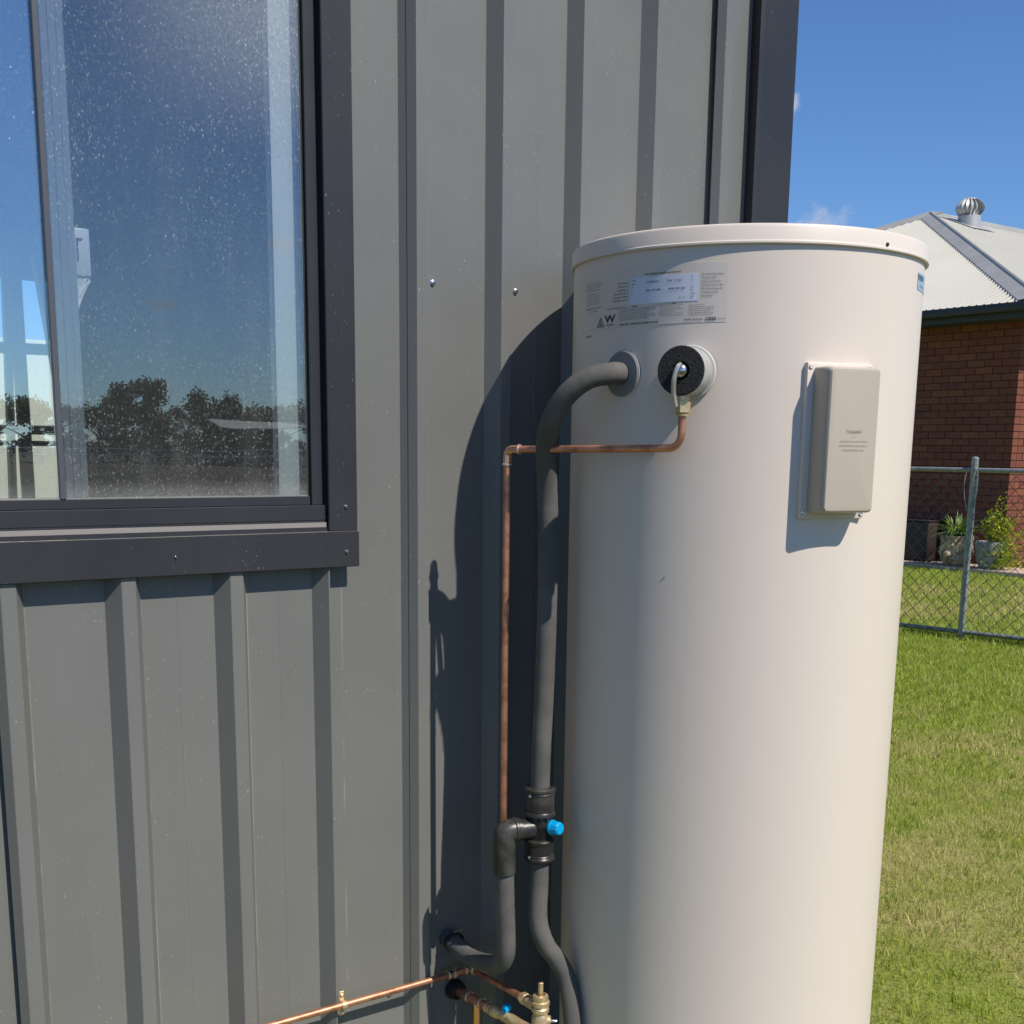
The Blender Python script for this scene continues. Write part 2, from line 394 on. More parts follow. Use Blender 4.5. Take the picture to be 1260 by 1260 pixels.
def glass_mat(name, refl, dust_amt, tintc=(.80, .86, .88)):
    """window glass: see-through with mirror reflection, dusty specks that catch the sun"""
    m = bpy.data.materials.new(name); m.use_nodes = True; T = NT(m.node_tree)
    out = m.node_tree.nodes['Material Output']; m.node_tree.nodes.remove(m.node_tree.nodes['Principled BSDF'])
    tr = T.n('ShaderNodeBsdfTransparent'); tr.inputs[0].default_value = (*tintc, 1)
    gl = T.n('ShaderNodeBsdfGlossy'); gl.inputs['Roughness'].default_value = 0.0; gl.inputs[0].default_value = (.93, .98, 1, 1)
    gb = T.n('ShaderNodeBump', i_Strength=.05, i_Distance=.004); T.l(T.noise(T.n('ShaderNodeNewGeometry').outputs['Position'], 5, 2, .5), gb.inputs['Height']); T.l(gb.outputs[0], gl.inputs['Normal'])
    lw = T.n('ShaderNodeLayerWeight')
    f = T.math('ADD', T.math('MULTIPLY', T.math('POWER', lw.outputs['Facing'], 5.0), .9), .05+refl, clamp=True)
    mx = T.n('ShaderNodeMixShader'); T.l(f, mx.inputs[0]); T.l(tr.outputs[0], mx.inputs[1]); T.l(gl.outputs[0], mx.inputs[2])
    g = T.n('ShaderNodeNewGeometry').outputs['Position']
    sep = T.n('ShaderNodeSeparateXYZ'); T.l(g, sep.inputs[0])
    x, z = sep.outputs[0], sep.outputs[2]
    # dust gathers at the upper right corner and along the sill
    topr = T.math('MULTIPLY', T.maprange(z, 1.86, 2.12), T.maprange(x, .16, .50))
    base = T.maprange(z, 1.345, 1.315)
    film = T.math('ADD', T.math('MULTIPLY', topr, .15), T.math('ADD', T.math('MULTIPLY', base, .10), .022))
    film = T.math('MULTIPLY', film, T.maprange(T.noise(g, 160, 4, .8), .25, .75, .45, 1.3))
    film = T.math('ADD', film, T.math('MULTIPLY', T.maprange(T.noise(T.scale(g, (8, 1, 2.2)), 1, 4, .6), .45, .8), .035))
    cover = T.maprange(T.noise(g, 4.5, 3, .6), .34, .62, .35, 1.)
    cover = T.math('ADD', cover, T.math('MULTIPLY', topr, 1.0))
    dots = None
    for sc_, th, on_, st in ((420, .50, .66, .10), (260, .38, .80, .20), (150, .24, .88, .42), (70, .11, .82, .80)):
        mp = T.n('ShaderNodeMapping'); mp.inputs['Scale'].default_value = (1, 1, .62); mp.inputs['Rotation'].default_value = (0, RAD(20), 0); T.l(g, mp.inputs[0])
        vo = T.n('ShaderNodeTexVoronoi', i_Scale=sc_, i_Randomness=1.); T.l(mp.outputs[0], vo.inputs['Vector'])
        sc2 = T.n('ShaderNodeSeparateColor'); T.l(vo.outputs['Color'], sc2.inputs[0])
        on = T.math('GREATER_THAN', sc2.outputs[0], on_)
        k = T.maprange(T.math('DIVIDE', vo.outputs['Distance'], T.math('ADD', sc2.outputs[1], .35)), th, th*.3)
        k = T.math('MULTIPLY', T.math('MULTIPLY', k, on), st)
        dots = k if dots is None else T.math('MAXIMUM', dots, k)
    dots = T.math('MULTIPLY', dots, cover)
    dust = T.math('MULTIPLY', T.math('ADD', film, dots, clamp=True), dust_amt, clamp=True)
    df = T.n('ShaderNodeBsdfDiffuse'); df.inputs[0].default_value = (.62, .62, .58, 1)
    mx2 = T.n('ShaderNodeMixShader'); T.l(dust, mx2.inputs[0]); T.l(mx.outputs[0], mx2.inputs[1]); T.l(df.outputs[0], mx2.inputs[2])
    T.l(mx2.outputs[0], out.inputs[0])
    return m
M['glass'] = glass_mat('window_glass', .065, 1.0, (.92, .95, .96))
M['glass_left'] = glass_mat('sliding_pane_glass', .24, .9, (.84, .90, .93))

# ================================================================== GROUND
g = MB()
g.add([(-400, -400, 0), (400, -400, 0), (400, 400, 0), (-400, 400, 0)], [(0, 1, 2, 3)])
g.build('ground', M['soil'], kind='structure')
g = MB(); g.bbox((.88, -.78, -.05), (1.76, -.03, .09), .008)
g.build('tank_slab', M['slab'], kind='structure')

# ================================================================== SHED
PITCHR, RIBH = .1905, .029
shed = thing('steel_shed', 'grey ribbed steel shed wall with charcoal framed window at the left', 'shed', (.6, 0, 0))

def rib_profile(k0, k1, x_start, x_end, lap_left=True):
    """(x, y) polyline of one cladding sheet, ribs k0..k1, pan at y=0, crest at y=-RIBH"""
    P = [(x_start, 0)]
    for k in range(k0, k1+1):
        b = k*PITCHR - .002
        if b > x_end: break
        if b < x_start-.001: continue
        seq = [(b, 0), (b+.0200, -RIBH), (b+.0225, -RIBH-.0004), (b+.0415, -RIBH-.0004), (b+.0440, -RIBH), (b+.0610, 0),
               (b+.122, 0), (b+.1235, -.0005), (b+.1255, -.0005), (b+.127, 0)]
        P += [q for q in seq if q[0] <= x_end]
    P.append((x_end, 0))
    out = []
    for q in P:
        if not out or q[0] > out[-1][0]+1e-5: out.append(q)
    return out

def sheet(name, prof, z0, z1, off=0., zs=None):
    m = MB(); prof = [(x, y-off) for x, y in prof]; t = .0007
    n = len(prof); zs = zs or [z0, z1]
    for (za, zb) in zip(zs[:-1], zs[1:]):
        vs = [(x, y, za) for x, y in prof]+[(x, y, zb) for x, y in prof]
        m.add(vs, [(i, i+1, n+i+1, n+i) for i in range(n-1)])
    back = [(x, y+t+.0006, z0) for x, y in prof]+[(x, y+t+.0006, z1) for x, y in prof]
    m.add(back, [(n+i, n+i+1, i+1, i) for i in range(n-1)])
    for (x, y) in (prof[0], prof[-1]):
        m.add([(x, y, z0), (x, y+t+.0006, z0), (x, y+t+.0006, z1), (x, y, z1)], [(0, 1, 2, 3)])
    return m.build(name, M['clad'], shed, weld=False)

WX0, WX1, WZ0, WZ1 = -1.25, .578, 1.262, 2.33          # opening of the window
TOPZ = 2.75
B = lambda k: k*PITCHR-.002
# sheet under / beside the window and full-height sheets; each sheet is one part
def lap_start(k): return B(k)+.0100                      # overlapping edge sits halfway down the rib's left side
def lap_profile(k, x_end):
    b = B(k)
    P = [(b+.0092, -RIBH*.46), (b+.0200, -RIBH), (b+.0225, -RIBH-.0004), (b+.0415, -RIBH-.0004), (b+.0440, -RIBH), (b+.0610, 0)]
    P += [q for q in rib_profile(k, k+3, b+.0615, x_end) if q[0] > b+.0615]
    # re-add pan details and following ribs
    return P
sheet('cladding_sheet', rib_profile(-7, -1, B(-7), B(0)+.040), .06, WZ0-.03)
sheet('cladding_sheet', lap_profile(0, WX1+.02), .06, WZ0-.03, .0016)
px_ = rib_profile(3, 4, WX1+.02, B(4)+.040)
sheet('cladding_sheet', px_, .06, TOPZ, .0016)
sheet('cladding_sheet', lap_profile(4, B(8)+.040), .06, TOPZ, .0032)
sheet('cladding_sheet', lap_profile(8, 1.70), .06, TOPZ, .0048)
sheet('cladding_sheet', rib_profile(-7, 3, B(-7), WX1+.02), WZ1+.03, TOPZ, .0)
# corner flashing with its folded edges
m = MB()
prof = [(1.648, -.006), (1.644, -.034), (1.654, -.0365), (1.672, -.0365), (1.674, -.0355), (1.758, -.0365), (1.7615, -.033), (1.7615, .07)]
n = len(prof)
m.add([(x, y, .05) for x, y in prof]+[(x, y, TOPZ) for x, y in prof], [(i, i+1, n+i+1, n+i) for i in range(n-1)])
m.add([(x+.0, y+.0015, .05) for x, y in prof]+[(x, y+.0015, TOPZ) for x, y in prof], [(n+i, n+i+1, i+1, i) for i in range(n-1)])
m.build('corner_flashing', M['trim'], shed, weld=False)
# rest of the shed: side wall, far wall with opening, lining, floor, roof, gutter
m = MB()
yy = .07
while yy < 4.9:
    q = [(1.742, yy), (1.742, yy+.13), (1.765, yy+.145), (1.765, yy+.17), (1.742, yy+.19)]
    m.add([(x, y, .05) for x, y in q]+[(x, y, TOPZ) for x, y in q], [(i, i+1, 6+i, 5+i) for i in range(4)])
    yy += PITCHR
m.build('side_wall', M['clad'], shed, weld=False)
LX0 = -4.5
m = MB()                                                   # inner lining boards
m.box((LX0, .10, .02), (1.70, .112, WZ0-.04)); m.box((WX1+.012, .10, WZ0-.04), (1.70, .112, 2.66)); m.box((LX0, .10, WZ1+.02), (WX1+.012, .112, 2.66))
m.box((1.69, .113, .02), (1.70, 5.02, 2.66)); m.box((LX0, .113, .02), (LX0+.01, 5.02, 2.66))
m.box((LX0+.01, .113, 2.64), (1.69, 5.02, 2.65))
OX0, OX1, OZ1 = -1.6, 1.550, 2.25                       # opening in the far wall
m.box((OX1, 4.99, .02), (1.69, 5.005, 2.64)); m.box((LX0+.01, 4.99, .02), (OX0, 5.005, 2.64)); m.box((OX0, 4.99, OZ1), (OX1, 5.005, 2.64))
m.build('inner_lining', M['interior'], shed)
m = MB(); m.box((LX0, .02, -.02), (1.70, 5.03, .018)); m.build('floor', M['intfloor'], shed)
m = MB(); m.box((LX0-.1, -.12, 2.76), (1.86, 5.15, 2.80)); m.build('roof', M['clad'], shed)
m = MB(); m.box((LX0-.1, -.115, 2.66), (1.80, -.045, 2.755)); m.build('gutter', M['trim'], shed)

# ---- window
win = thing('window', None, None, (0, 0, WZ0)); win.parent = shed; win.matrix_parent_inverse = Matrix.Translation(-shed.location)
GZ0, GX1 = 1.318, .558
def wpart(mb, name, mt): return mb.build(name, mt, win)
# outer flashings, proud of the ribs
m = MB(); m.bbox((WX0-.07, -.0375, 1.1835), (.6505, -.0315, 1.2485), .0012, seg=1, smooth=False)
m.box((WX0-.07, -.0315, 1.1835), (.6505, -.0300, 1.1850)); wpart(m, 'sill_flashing', M['trim'])
m = MB(); m.bbox((.590, -.0365, 1.2492), (.6480, -.0312, 2.39), .0012, seg=1, smooth=False)
m.box((.6465, -.0312, 1.2492), (.6480, -.004, 2.39)); wpart(m, 'jamb_flashing', M['trim'])
m = MB(); m.bbox((WX0-.07, -.037, 2.335), (.5895, -.0315, 2.39), .0012, seg=1, smooth=False); wpart(m, 'head_flashing', M['trim'])
# aluminium frame: stepped sill, jamb
m = MB()
m.box((WX0, -.0300, 1.249), (.5895, .060, 1.2568))
m.box((WX0, -.0240, 1.2568), (.5895, .060, 1.2689))
m.bbox((WX0, -.0250, 1.2690), (.5895, -.0060, 1.2960), .0009, seg=1, smooth=False)      # lower rail, proud
m.bbox((WX0, -.0130, 1.2962), (.5650, -.0020, 1.3120), .0009, seg=1, smooth=False)      # upper rail
m.box((WX0, -.0019, 1.2962), (.5890, .060, 1.3085))
wpart(m, 'sill_frame', M['alu'])
m = MB(); m.box((WX0, -.0280, 1.2569), (.5885, -.0245, 1.2652)); m.box((WX0, -.0120, 1.3121), (.5610, -.0030, 1.3139)); m.box((WX0-.07, -.0376, 1.24855), (.6500, -.0305, 1.2489)); wpart(m, 'dust_and_highlight_ledge', M['dust_highlight'])  # dusty ledges; the last strip is a painted highlight along the flashing top
m = MB(); m.bbox((.5655, -.0180, 1.2962), (.5895, .060, 2.334), .0009, seg=1, smooth=False); m.box((WX0, -.018, 2.30), (.565, .06, 2.334)); wpart(m, 'jamb_frame', M['alu'])
m = MB(); m.box((.5600, -.0105, 1.3140), (.5650, .004, 2.30)); wpart(m, 'gasket', M['gasket'])
# panes, real thickness
m = MB(); m.box((.1330, -.0122, 1.3122), (.5598, -.0078, 2.302)); wpart(m, 'glass_pane', M['glass'])
m = MB(); m.box((WX0+.01, -.0060, 1.3122), (.1236, -.0020, 2.302)); o = wpart(m, 'glass_pane', M['glass_left']); o['label'] = 'paler sliding pane left of the upright'
# interlocking stiles where the panes overlap: a slim outer edge, the inner sash behind the fixed glass
M['stile'] = mat('grey_blue_anodised_stile', (.085, .090, .105), .4, metal=.1)
m = MB(); m.bbox((.1235, -.0145, 1.3122), (.1328, -.0050, 2.302), .0010, seg=1, smooth=False); wpart(m, 'meeting_stile', M['stile'])
M['stile2'] = mat('sash_stile', (.13, .15, .18), .4, metal=.1)
m = MB(); m.bbox((.1380, .0030, 1.3086), (.1500, .0300, 2.302), .0012, seg=1, smooth=False); m.bbox((.1508, .0060, 1.3086), (.1640, .0300, 2.302), .0012, seg=1, smooth=False); m.bbox((.1648, .0120, 1.3086), (.1770, .0300, 2.302), .0012, seg=1, smooth=False); wpart(m, 'sash_stile', M['stile2'])
# latch behind the glass with cobweb under it
m = MB(); m.bbox((.1790, .0305, 1.664), (.2060, .0400, 1.738), .003); lat = wpart(m, 'latch', mat('latch_plastic', (.36, .38, .42), .4))
m = MB(); m.box((.1840, .0285, 1.688), (.1865, .0305, 1.722)); m.box((.1840, .0285, 1.7195), (.1935, .0305, 1.722)); o = m.build('latch_slot', M['gasket'], win)
m = MB()
rnd = random.Random(3)
for i in range(60):
    z0 = 1.664-rnd.random()*.006; x0 = .179+rnd.random()*.027; t = rnd.random()
    m.tube([(x0, .034, z0), (x0*.55+.1785*.45+rnd.uniform(-.001, .002), .035, z0-.018*rnd.uniform(.6, 1.2)), (.1785+rnd.uniform(0, .004), .036, z0-.03-.028*t)], .00022+.0003*rnd.random(), 3, False)
m.build('cobweb', M['web'], win, kind='stuff')
# white reveal boards inside
m = MB(); m.box((.5655, .0605, 1.309), (.5778, .14, 2.33)); wpart(m, 'reveal_board', M['white'])
m = MB(); m.bbox((.5150, .0100, 1.309), (.5620, .0190, 2.30), .001); wpart(m, 'inner_sash_edge', mat('pale_sash_paint', (.40, .43, .42), .5))
m = MB(); m.box((WX0, -.0375+.0375+.0605, 1.285), (.5654, .14, 1.3085)); wpart(m, 'inner_sill', mat('inner_sill_paint', (.30, .30, .28), .6))
# screws
def screw(x, y, z, parent, r=.0045, mt='chrome', name='screw'):
    s = MB(); s.lathe((x, y, z), (0, -1, 0), [(0, r*1.35), (.0008, r*1.35), (.001, r), (.0042, r*.92), (.005, r*.55), (.0051, 0.0001)], 10)
    return s.build(name, M[mt], parent)
for (x, y, z) in ((.832, -.0033, 1.705), (1.024, -.0033, 1.705), (1.214, -.0033, 1.705), (.726, -.002, .300)): screw(x, y, z, shed)
for (x, y, z) in ((.6235, -.0367, 1.294), (.6235, -.0377, 1.212)): screw(x, y, z, win, .0022)
screw(.30, -.0377, 1.215, win, .0012)

# ---- dark ladder-like rack standing inside against the bright opening
ld = thing('step_ladder', 'dark step ladder seen through the left window pane against daylight', 'ladder', (1.25, 4.0, .02))
m = MB()
def bar(m, a, b, w, t=.03):
    a, b = Vector(a), Vector(b); dv = b-a; L = dv.length
    Rm = dv.to_track_quat('Z', 'Y').to_matrix().to_4x4(); m.box((-w/2, -t/2, 0), (w/2, t/2, L), Matrix.Translation(a) @ Rm)
m = MB(); bar(m, (1.012, 4.05, .02), (1.082, 4.05, 2.25), .045, .03); m.build('side_rail', M['darkframe'], ld)
m = MB(); bar(m, (1.105, 4.0, .02), (1.105, 4.0, 2.27), .055, .03); m.build('side_rail', M['darkframe'], ld)
m = MB(); bar(m, (1.475, 4.0, .02), (1.200, 4.0, 2.27), .062, .03); m.build('side_rail', M['darkframe'], ld)
for z, h in ((1.388, .024), (1.440, .042), (1.800, .050), (.98, .042), (.55, .042)):
    m = MB(); m.box((.52, 3.965, z), (1.56-z*.12, 3.980, z+h)); m.build('rung', M['darkframe'], ld)
# cream sunlit panel fence beyond the far opening
fe = thing('cream_garden_fence', 'cream painted panel fence in sunlight beyond the shed opening', 'fence', (0, 9.5, 0))
for i in range(6):
    m = MB(); x = -3.6+i*1.3; m.bbox((x, 9.5, 0), (x+1.285, 9.55, 2.3+.03*(i % 2)), .01); m.build('fence_panel', M['cream'], fe)

# ================================================================== WATER HEATER
TX, TY, TR, ZL = 1.3005, -.3541, .3195, 1.7306
tk = thing('water_heater', 'tall cream cylindrical electric water heater standing against the grey shed wall', 'water heater', (TX, TY, .09))
m = MB(); m.lathe((TX, TY, 0), (0, 0, 1), [(.09, TR-.012), (.10, TR), (ZL+.004, TR)], 160); m.build('tank_body', M['tank'], tk)
m = MB(); rl = TR+.0062
m.lathe((TX, TY, 0), (0, 0, 1), [(ZL+.004, TR-.003), (ZL-.001, TR+.001), (ZL-.0010, rl-.0015), (ZL+.0002, rl), (ZL+.0030, rl), (ZL+.0042, rl-.0016),
        (ZL+.0060, rl-.0022), (ZL+.0255, rl-.0025), (ZL+.0290, rl-.0042), (ZL+.0312, rl-.0085), (ZL+.0320, rl-.014), (ZL+.0400, .12), (ZL+.0405, .0005)], 160)
m.build('lid', M['lid'], tk)
def onTank(az, z, out=0.):
    a = RAD(az); return Vector((TX+(TR+out)*math.cos(a), TY+(TR+out)*math.sin(a), z))
def radial(az): a = RAD(az); return Vector((math.cos(a), math.sin(a), 0))
m = MB(); m.lathe(onTank(-91, ZL+.0085, .003), radial(-91), [(0, .0035), (.003, .003), (.004, .0001)], 10); m.build('lid_screw', M['gasket'], tk)
m = MB(); m.lathe(onTank(-157, 1.185), radial(-157), [(0, .0016), (.001, .0013), (.0015, .0001)], 8); m.build('blind_rivet', M['chrome'], tk)

def tanframe(az, z, dist):
    """matrix: local x = to the right along the skin, y = out of the tank, z = up"""
    a = RAD(az); nrm = Vector((math.cos(a), math.sin(a), 0)); tan = Vector((-nrm.y, nrm.x, 0)); o = Vector((TX, TY, 0))+nrm*dist; o.z = z
    return Matrix(((tan.x, nrm.x, 0, o.x), (tan.y, nrm.y, 0, o.y), (tan.z, nrm.z, 1, o.z), (0, 0, 0, 1)))
# ---- access cover
ac = thing('access_cover', None, None, onTank(-105.7, 1.42)); ac.parent = tk; ac.matrix_parent_inverse = Matrix.Translation(-tk.location)
F = tanframe(-105.7, 1.4185, TR)
m = MB(); m.bbox((-.0640, -.012, -.1285), (.0640, .0035, .1275), .003, F); m.build('back_plate', M['tank'], ac)
m = MB()
bm = bmesh.new()
zb0, zb1, zt0, zt1 = -.1175, .1200, -.1140, .1165
ring = lambda w0, w1, z0, z1, y, r, n=6: [(x, y, z) for (cx, cz, s0) in ((w1-r, z1-r, 0), (w0+r, z1-r, 1), (w0+r, z0+r, 2), (w1-r, z0+r, 3)) for (x, z) in
      [(cx+r*math.cos(math.pi/2*(s0+k/n)), cz+r*math.sin(math.pi/2*(s0+k/n))) for k in range(n+1)]]
levels = [(-.0515, .0515, zb0, zb1, .0036, .006), (-.0510, .0510, zb0+.0004, zb1-.0004, .028, .006), (-.0502, .0502, zb0+.001, zb1-.001, .038, .007),
          (-.0488, .0488, zb0+.0022, zb1-.0022, .0440, .007), (-.0455, .0455, zb0+.0050, zb1-.0050, .0475, .006), (-.0405, .0405, zb0+.010, zb1-.010, .0481, .004)]
rings = [[F @ Vector(p) for p in ring(*l[:4], l[4], l[5])] for l in levels]
for a, b in zip(rings[:-1], rings[1:]):
    k = len(a); m.add(a+b, [(i, (i+1) % k, k+(i+1) % k, k+i) for i in range(k)], True)
m.add(rings[-1], [tuple(range(len(rings[-1])))], True)
m.build('cover_shell', M['cover'], ac)
for (x, z) in ((-.0575, -.118), (.0570, -.120), (-.0575, .120), (.0565, .121)):
    s = MB(); s.lathe(F @ Vector((x, .0035, z)), radial(-105.7), [(0, .0042), (.0016, .0038), (.0022, .002), (.0012, .0001)], 12); s.build('screw', M['tank'] if z > 0 else M['chrome'], ac)

# ---- printed text bent onto a surface
def text_mesh(body, size, align='LEFT', bold=False, res=2):
    cu = bpy.data.curves.new('txt', 'FONT'); cu.body = body; cu.size = size; cu.align_x = align; cu.resolution_u = res
    cu.offset = .018*size if bold else 0
    ob = bpy.data.objects.new('txt', cu); COL.objects.link(ob)
    bpy.context.view_layer.update()
    me = bpy.data.meshes.new_from_object(ob.evaluated_get(bpy.context.evaluated_depsgraph_get()))
    vs = [v.co.copy() for v in me.vertices]; fs = [tuple(p.vertices) for p in me.polygons]
    bpy.data.objects.remove(ob); bpy.data.curves.remove(cu); bpy.data.meshes.remove(me)
    return vs, fs
def tank_text(mb, body, size, az, z, bold=False, width=None, out=.0012, align='LEFT'):
    vs, fs = text_mesh(body, size, align, bold)
    if not vs: return
    w = max(v.x for v in vs)-min(v.x for v in vs); sx = (width/w) if width else 1.
    mb.add([onTank(az+math.degrees(v.x*sx/TR), z+v.y, out) for v in vs], fs)
def tank_patch(az0, az1, z0, z1, out, name, mt, parent, seg=24, thick=.0005):
    mb = MB(); A = [az0+(az1-az0)*i/seg for i in range(seg+1)]
    n = seg+1
    mb.add([onTank(a, z0, out) for a in A]+[onTank(a, z1, out) for a in A], [(i, i+1, n+i+1, n+i) for i in range(seg)], True)
    lo = [onTank(a, z0, out-thick) for a in A]; hi = [onTank(a, z1, out-thick) for a in A]
    mb.add(lo+[onTank(a, z0, out) for a in A], [(i, i+1, n+i+1, n+i) for i in range(seg)])
    mb.add([onTank(a, z1, out) for a in A]+hi, [(i, i+1, n+i+1, n+i) for i in range(seg)])
    return mb.build(name, mt, parent)
lb = thing('rating_label', None, None, onTank(-170, 1.65)); lb.parent = tk; lb.matrix_parent_inverse = Matrix.Translation(-tk.location)
tank_patch(-201, -141, 1.6085, 1.7035, .0005, 'label_film', M['labelbody'], lb)
tank_patch(-172.8, -149.4, 1.6432, 1.6862, .0010, 'white_panel', M['labelwhite'], lb)
P1, P2 = MB(), MB()
W1 = TR*math.pi/180                                       # metres per degree
tank_text(P1, 'For Outdoor Supply and Service', .0042, -167.2, 1.6893, True, 12*W1)
tank_text(P1, 'CSTR02', .0050, -166.6, 1.6755, False, 4.4*W1, .0016); tank_text(P1, '-', .0045, -161.2, 1.6755, True, None, .0016); tank_text(P1, 'TNK 11337', .0050, -159.8, 1.6755, False, 5.2*W1, .0016)
tank_text(P1, 'SN 23188', .0050, -166.6, 1.6625, False, 5.0*W1, .0016); tank_text(P1, '-', .0045, -160.6, 1.6625, True, None, .0016); tank_text(P1, '808 80 80', .0050, -158.9, 1.6625, False, 5.2*W1, .0016)
for i, t in enumerate(('MODEL', 'SERIAL', 'CAT', 'A', 'W', 'V', 'L')):
    tank_text(P2, t, .0032, -172.3, 1.6808-i*.0056, False, None, .0016)
for i, t in enumerate(('30', '15', '3', '250', '99', '1000', '850')):
    tank_text(P1, t, .0034, -151.8, 1.6812-i*.0055, False, None, .0016)
tank_text(P1, '36   36', .0034, -155.4, 1.6480, False, None, .0016)
for i, t in enumerate(('Max Heated Water Delivery', 'Pressure kPa', 'Supply Line Valve kPa', 'Max Inlet Pressure kPa', 'Max Outlet Pressure kPa', 'Tank Pressure kPa', 'Heat Pump')):
    tank_text(P1, t, .0036, -148.6, 1.6836-i*.00575, False, (6.6, 4.2, 5.6, 6.3, 6.3, 4.9, 3.4)[i]*W1)
for i, t in enumerate(('Element 1', 'Element 2', 'Capacity L', 'Power Rating W', 'Voltage Supply', 'Manufactured In')):
    w = (4.2, 4.2, 5.0, 6.2, 6.6, 6.8)[i]; tank_text(P1, t, .0036, -173.6-w, 1.6790-i*.0056, False, w*W1)
tank_text(P1, 'Australian Standard Approved Watermark', .0034, -183.0, 1.6395, False, 9.2*W1)
words = 'this water heater must be installed by a qualified person in accordance with local rules and all valves must be fitted before filling warning hot water can scald test relief every six months replace anode every five years keep clear of vents'.split()
def block(az0, az1, ztop, rows, pitch, seed, size=.0030):
    r = random.Random(seed)
    for i in range(rows):
        s = ''
        while len(s) < (az1-az0)*2.9: s += r.choice(words)+' '
        wd = (az1-az0)*(1 if r.random() < .75 else r.uniform(.6, .95))
        tank_text(P2, s.strip(), size, az0, ztop-i*pitch, False, wd*W1)
block(-196.5, -186.5, 1.6880, 4, .0042, 1); block(-196, -187, 1.6690, 5, .0042, 2)
tank_text(P1, 'COMPLIES WITH AS 3498', .0036, -196.5, 1.6448, False, 10*W1)
tank_text(P1, 'LIC NO 1265', .0030, -193.2, 1.6398, False, 4.5*W1)
block(-177.2, -163.2, 1.6362, 6, .0034, 3); block(-161.7, -153.9, 1.6370, 6, .0032, 4); block(-152.3, -144.6, 1.6360, 6, .0031, 5)
tank_text(P1, 'Note', .0034, -157.6, 1.6398, True); tank_text(P1, 'Warning', .0034, -172.0, 1.6398, True)
tank_text(P1, 'ELECTRIC STORAGE WATER HEATER', .0040, -176.6, 1.6108, True, 14.6*W1)
tank_text(P1, 'RELIEF VALVE kPa', .0038, -153.5, 1.6125, True, 5.6*W1); tank_text(P1, '1000', .0085, -147.3, 1.6112, True, 3.1*W1); tank_text(P1, 'Made 1127', .0030, -143.6+.2, 1.6130, False, 2.2*W1)
tank_text(P1, 'W', .0175, -184.0, 1.6182, True, 5.3*W1); tank_text(P1, 'WaterMark', .0034, -183.4, 1.6130, True, 4.0*W1); tank_text(P1, 'AS', .0034, -182.2, 1.6086, False)
for a, b in (((-188.2, 1.6125), (-186.3, 1.6275)), ((-186.3, 1.6275), (-184.6, 1.6125)), ((-188.2, 1.6125), (-184.6, 1.6125)), ((-187.2, 1.6155), (-185.5, 1.6155)), ((-186.4, 1.6155), (-186.4, 1.6225))):
    P1.tube([onTank(a[0], a[1], .0010), onTank(b[0], b[1], .0010)], .00062, 4)
tank_text(P1, 'PN 43117', .0038, -196.3, 1.5975, True, 4.6*W1, .0006)
P1.build('bold_print', M['print'], lb, kind='stuff', weld=False); P2.build('fine_print', M['printgrey'], lb, kind='stuff', weld=False)
tank_patch(-68.6, -52, 1.680, 1.7085, .0008, 'brand_sticker', M['sticker'], tk)
P3 = MB(); tank_text(P3, 'THERM', .0125, -68.9, 1.6965, True, None, .0013); tank_text(P3, 'HOT WATER', .006, -66.5, 1.6850, False, None, .0013); P3.build('sticker_print', M['stickerdark'], tk, kind='stuff', weld=False)
# faint print on the access cover
P4 = MB()
def cover_text(body, size, x, z, w, arc=0.):
    vs, fs = text_mesh(body, size, 'CENTER', False); wx = max(v.x for v in vs)-min(v.x for v in vs)
    P4.add([F @ Vector((-(0)+x+v.x*w/wx, .0486, z+v.y-arc*((v.x*w/wx)/.02)**2)) for v in vs], fs)
cover_text('WARNING', .0075, .002, .0125, .030, -.003)
cover_text('o', .004, .002, .0065, .003)
cover_text('DISCONNECT ALL SUPPLY CIRCUITS', .0040, .002, -.0015, .052); cover_text('BEFORE REMOVING COVER WORK BY', .0040, .002, -.0085, .054); cover_text('LICENSED PERSON ONLY', .0040, .002, -.0155, .042)
P4.build('warning_print', M['printfaint'], ac, kind='stuff', weld=False)

# ================================================================== RELIEF VALVE (upper right port)
AZ = -151.0; nrm = radial(AZ); pc = onTank(AZ, 1.5285)
rv = thing('relief_valve', 'round black foam wrapped relief valve with silver lever on the tank front', 'valve', pc)
m = MB(); m.lathe(pc, nrm, [(.0005, .0445), (.0035, .0445), (.0045, .0430), (.0045, .0395)], 40); m.build('wall_plate', mat('pale_plate', (.62, .60, .55), .45), rv)
m = MB(); m.lathe(pc, nrm, [(.0045, .0395), (.012, .0402), (.034, .0395), (.052, .0400)], 40); m.build('foil_sleeve', M['foil'], rv)
m = MB(); m.lathe(pc, nrm, [(.052, .0400), (.0535, .0385), (.0545, .0150), (.050, .0145), (.030, .0140)], 40); m.build('foam_ring', M['foamface'], rv)
m = MB(); m.lathe(pc, nrm, [(.030, .0118), (.056, .0118), (.0600, .0100), (.0630, .0060), (.0636, .0002)], 24); m.build('valve_cap', M['chrome'], rv)
c0 = pc+nrm*.062; right = Vector((-nrm.y, nrm.x, 0))
m = MB()
pts = curve([c0+Vector((0, 0, .010))+right*.002, c0+nrm*.007+Vector((0, 0, .004))+right*-.001, c0+nrm*.009+Vector((0, 0, -.014))-right*.005, c0+nrm*.006+Vector((0, 0, -.036))-right*.006, c0+nrm*.002+Vector((0, 0, -.058))-right*.003], 6)
rr_ = [(.0034+.0008*math.sin(i/len(pts)*math.pi)) for i in range(len(pts))]
m.tube(pts, rr_, 10); m.build('lever', mat('lever_metal', (.70, .66, .56), .32, metal=.8), rv)
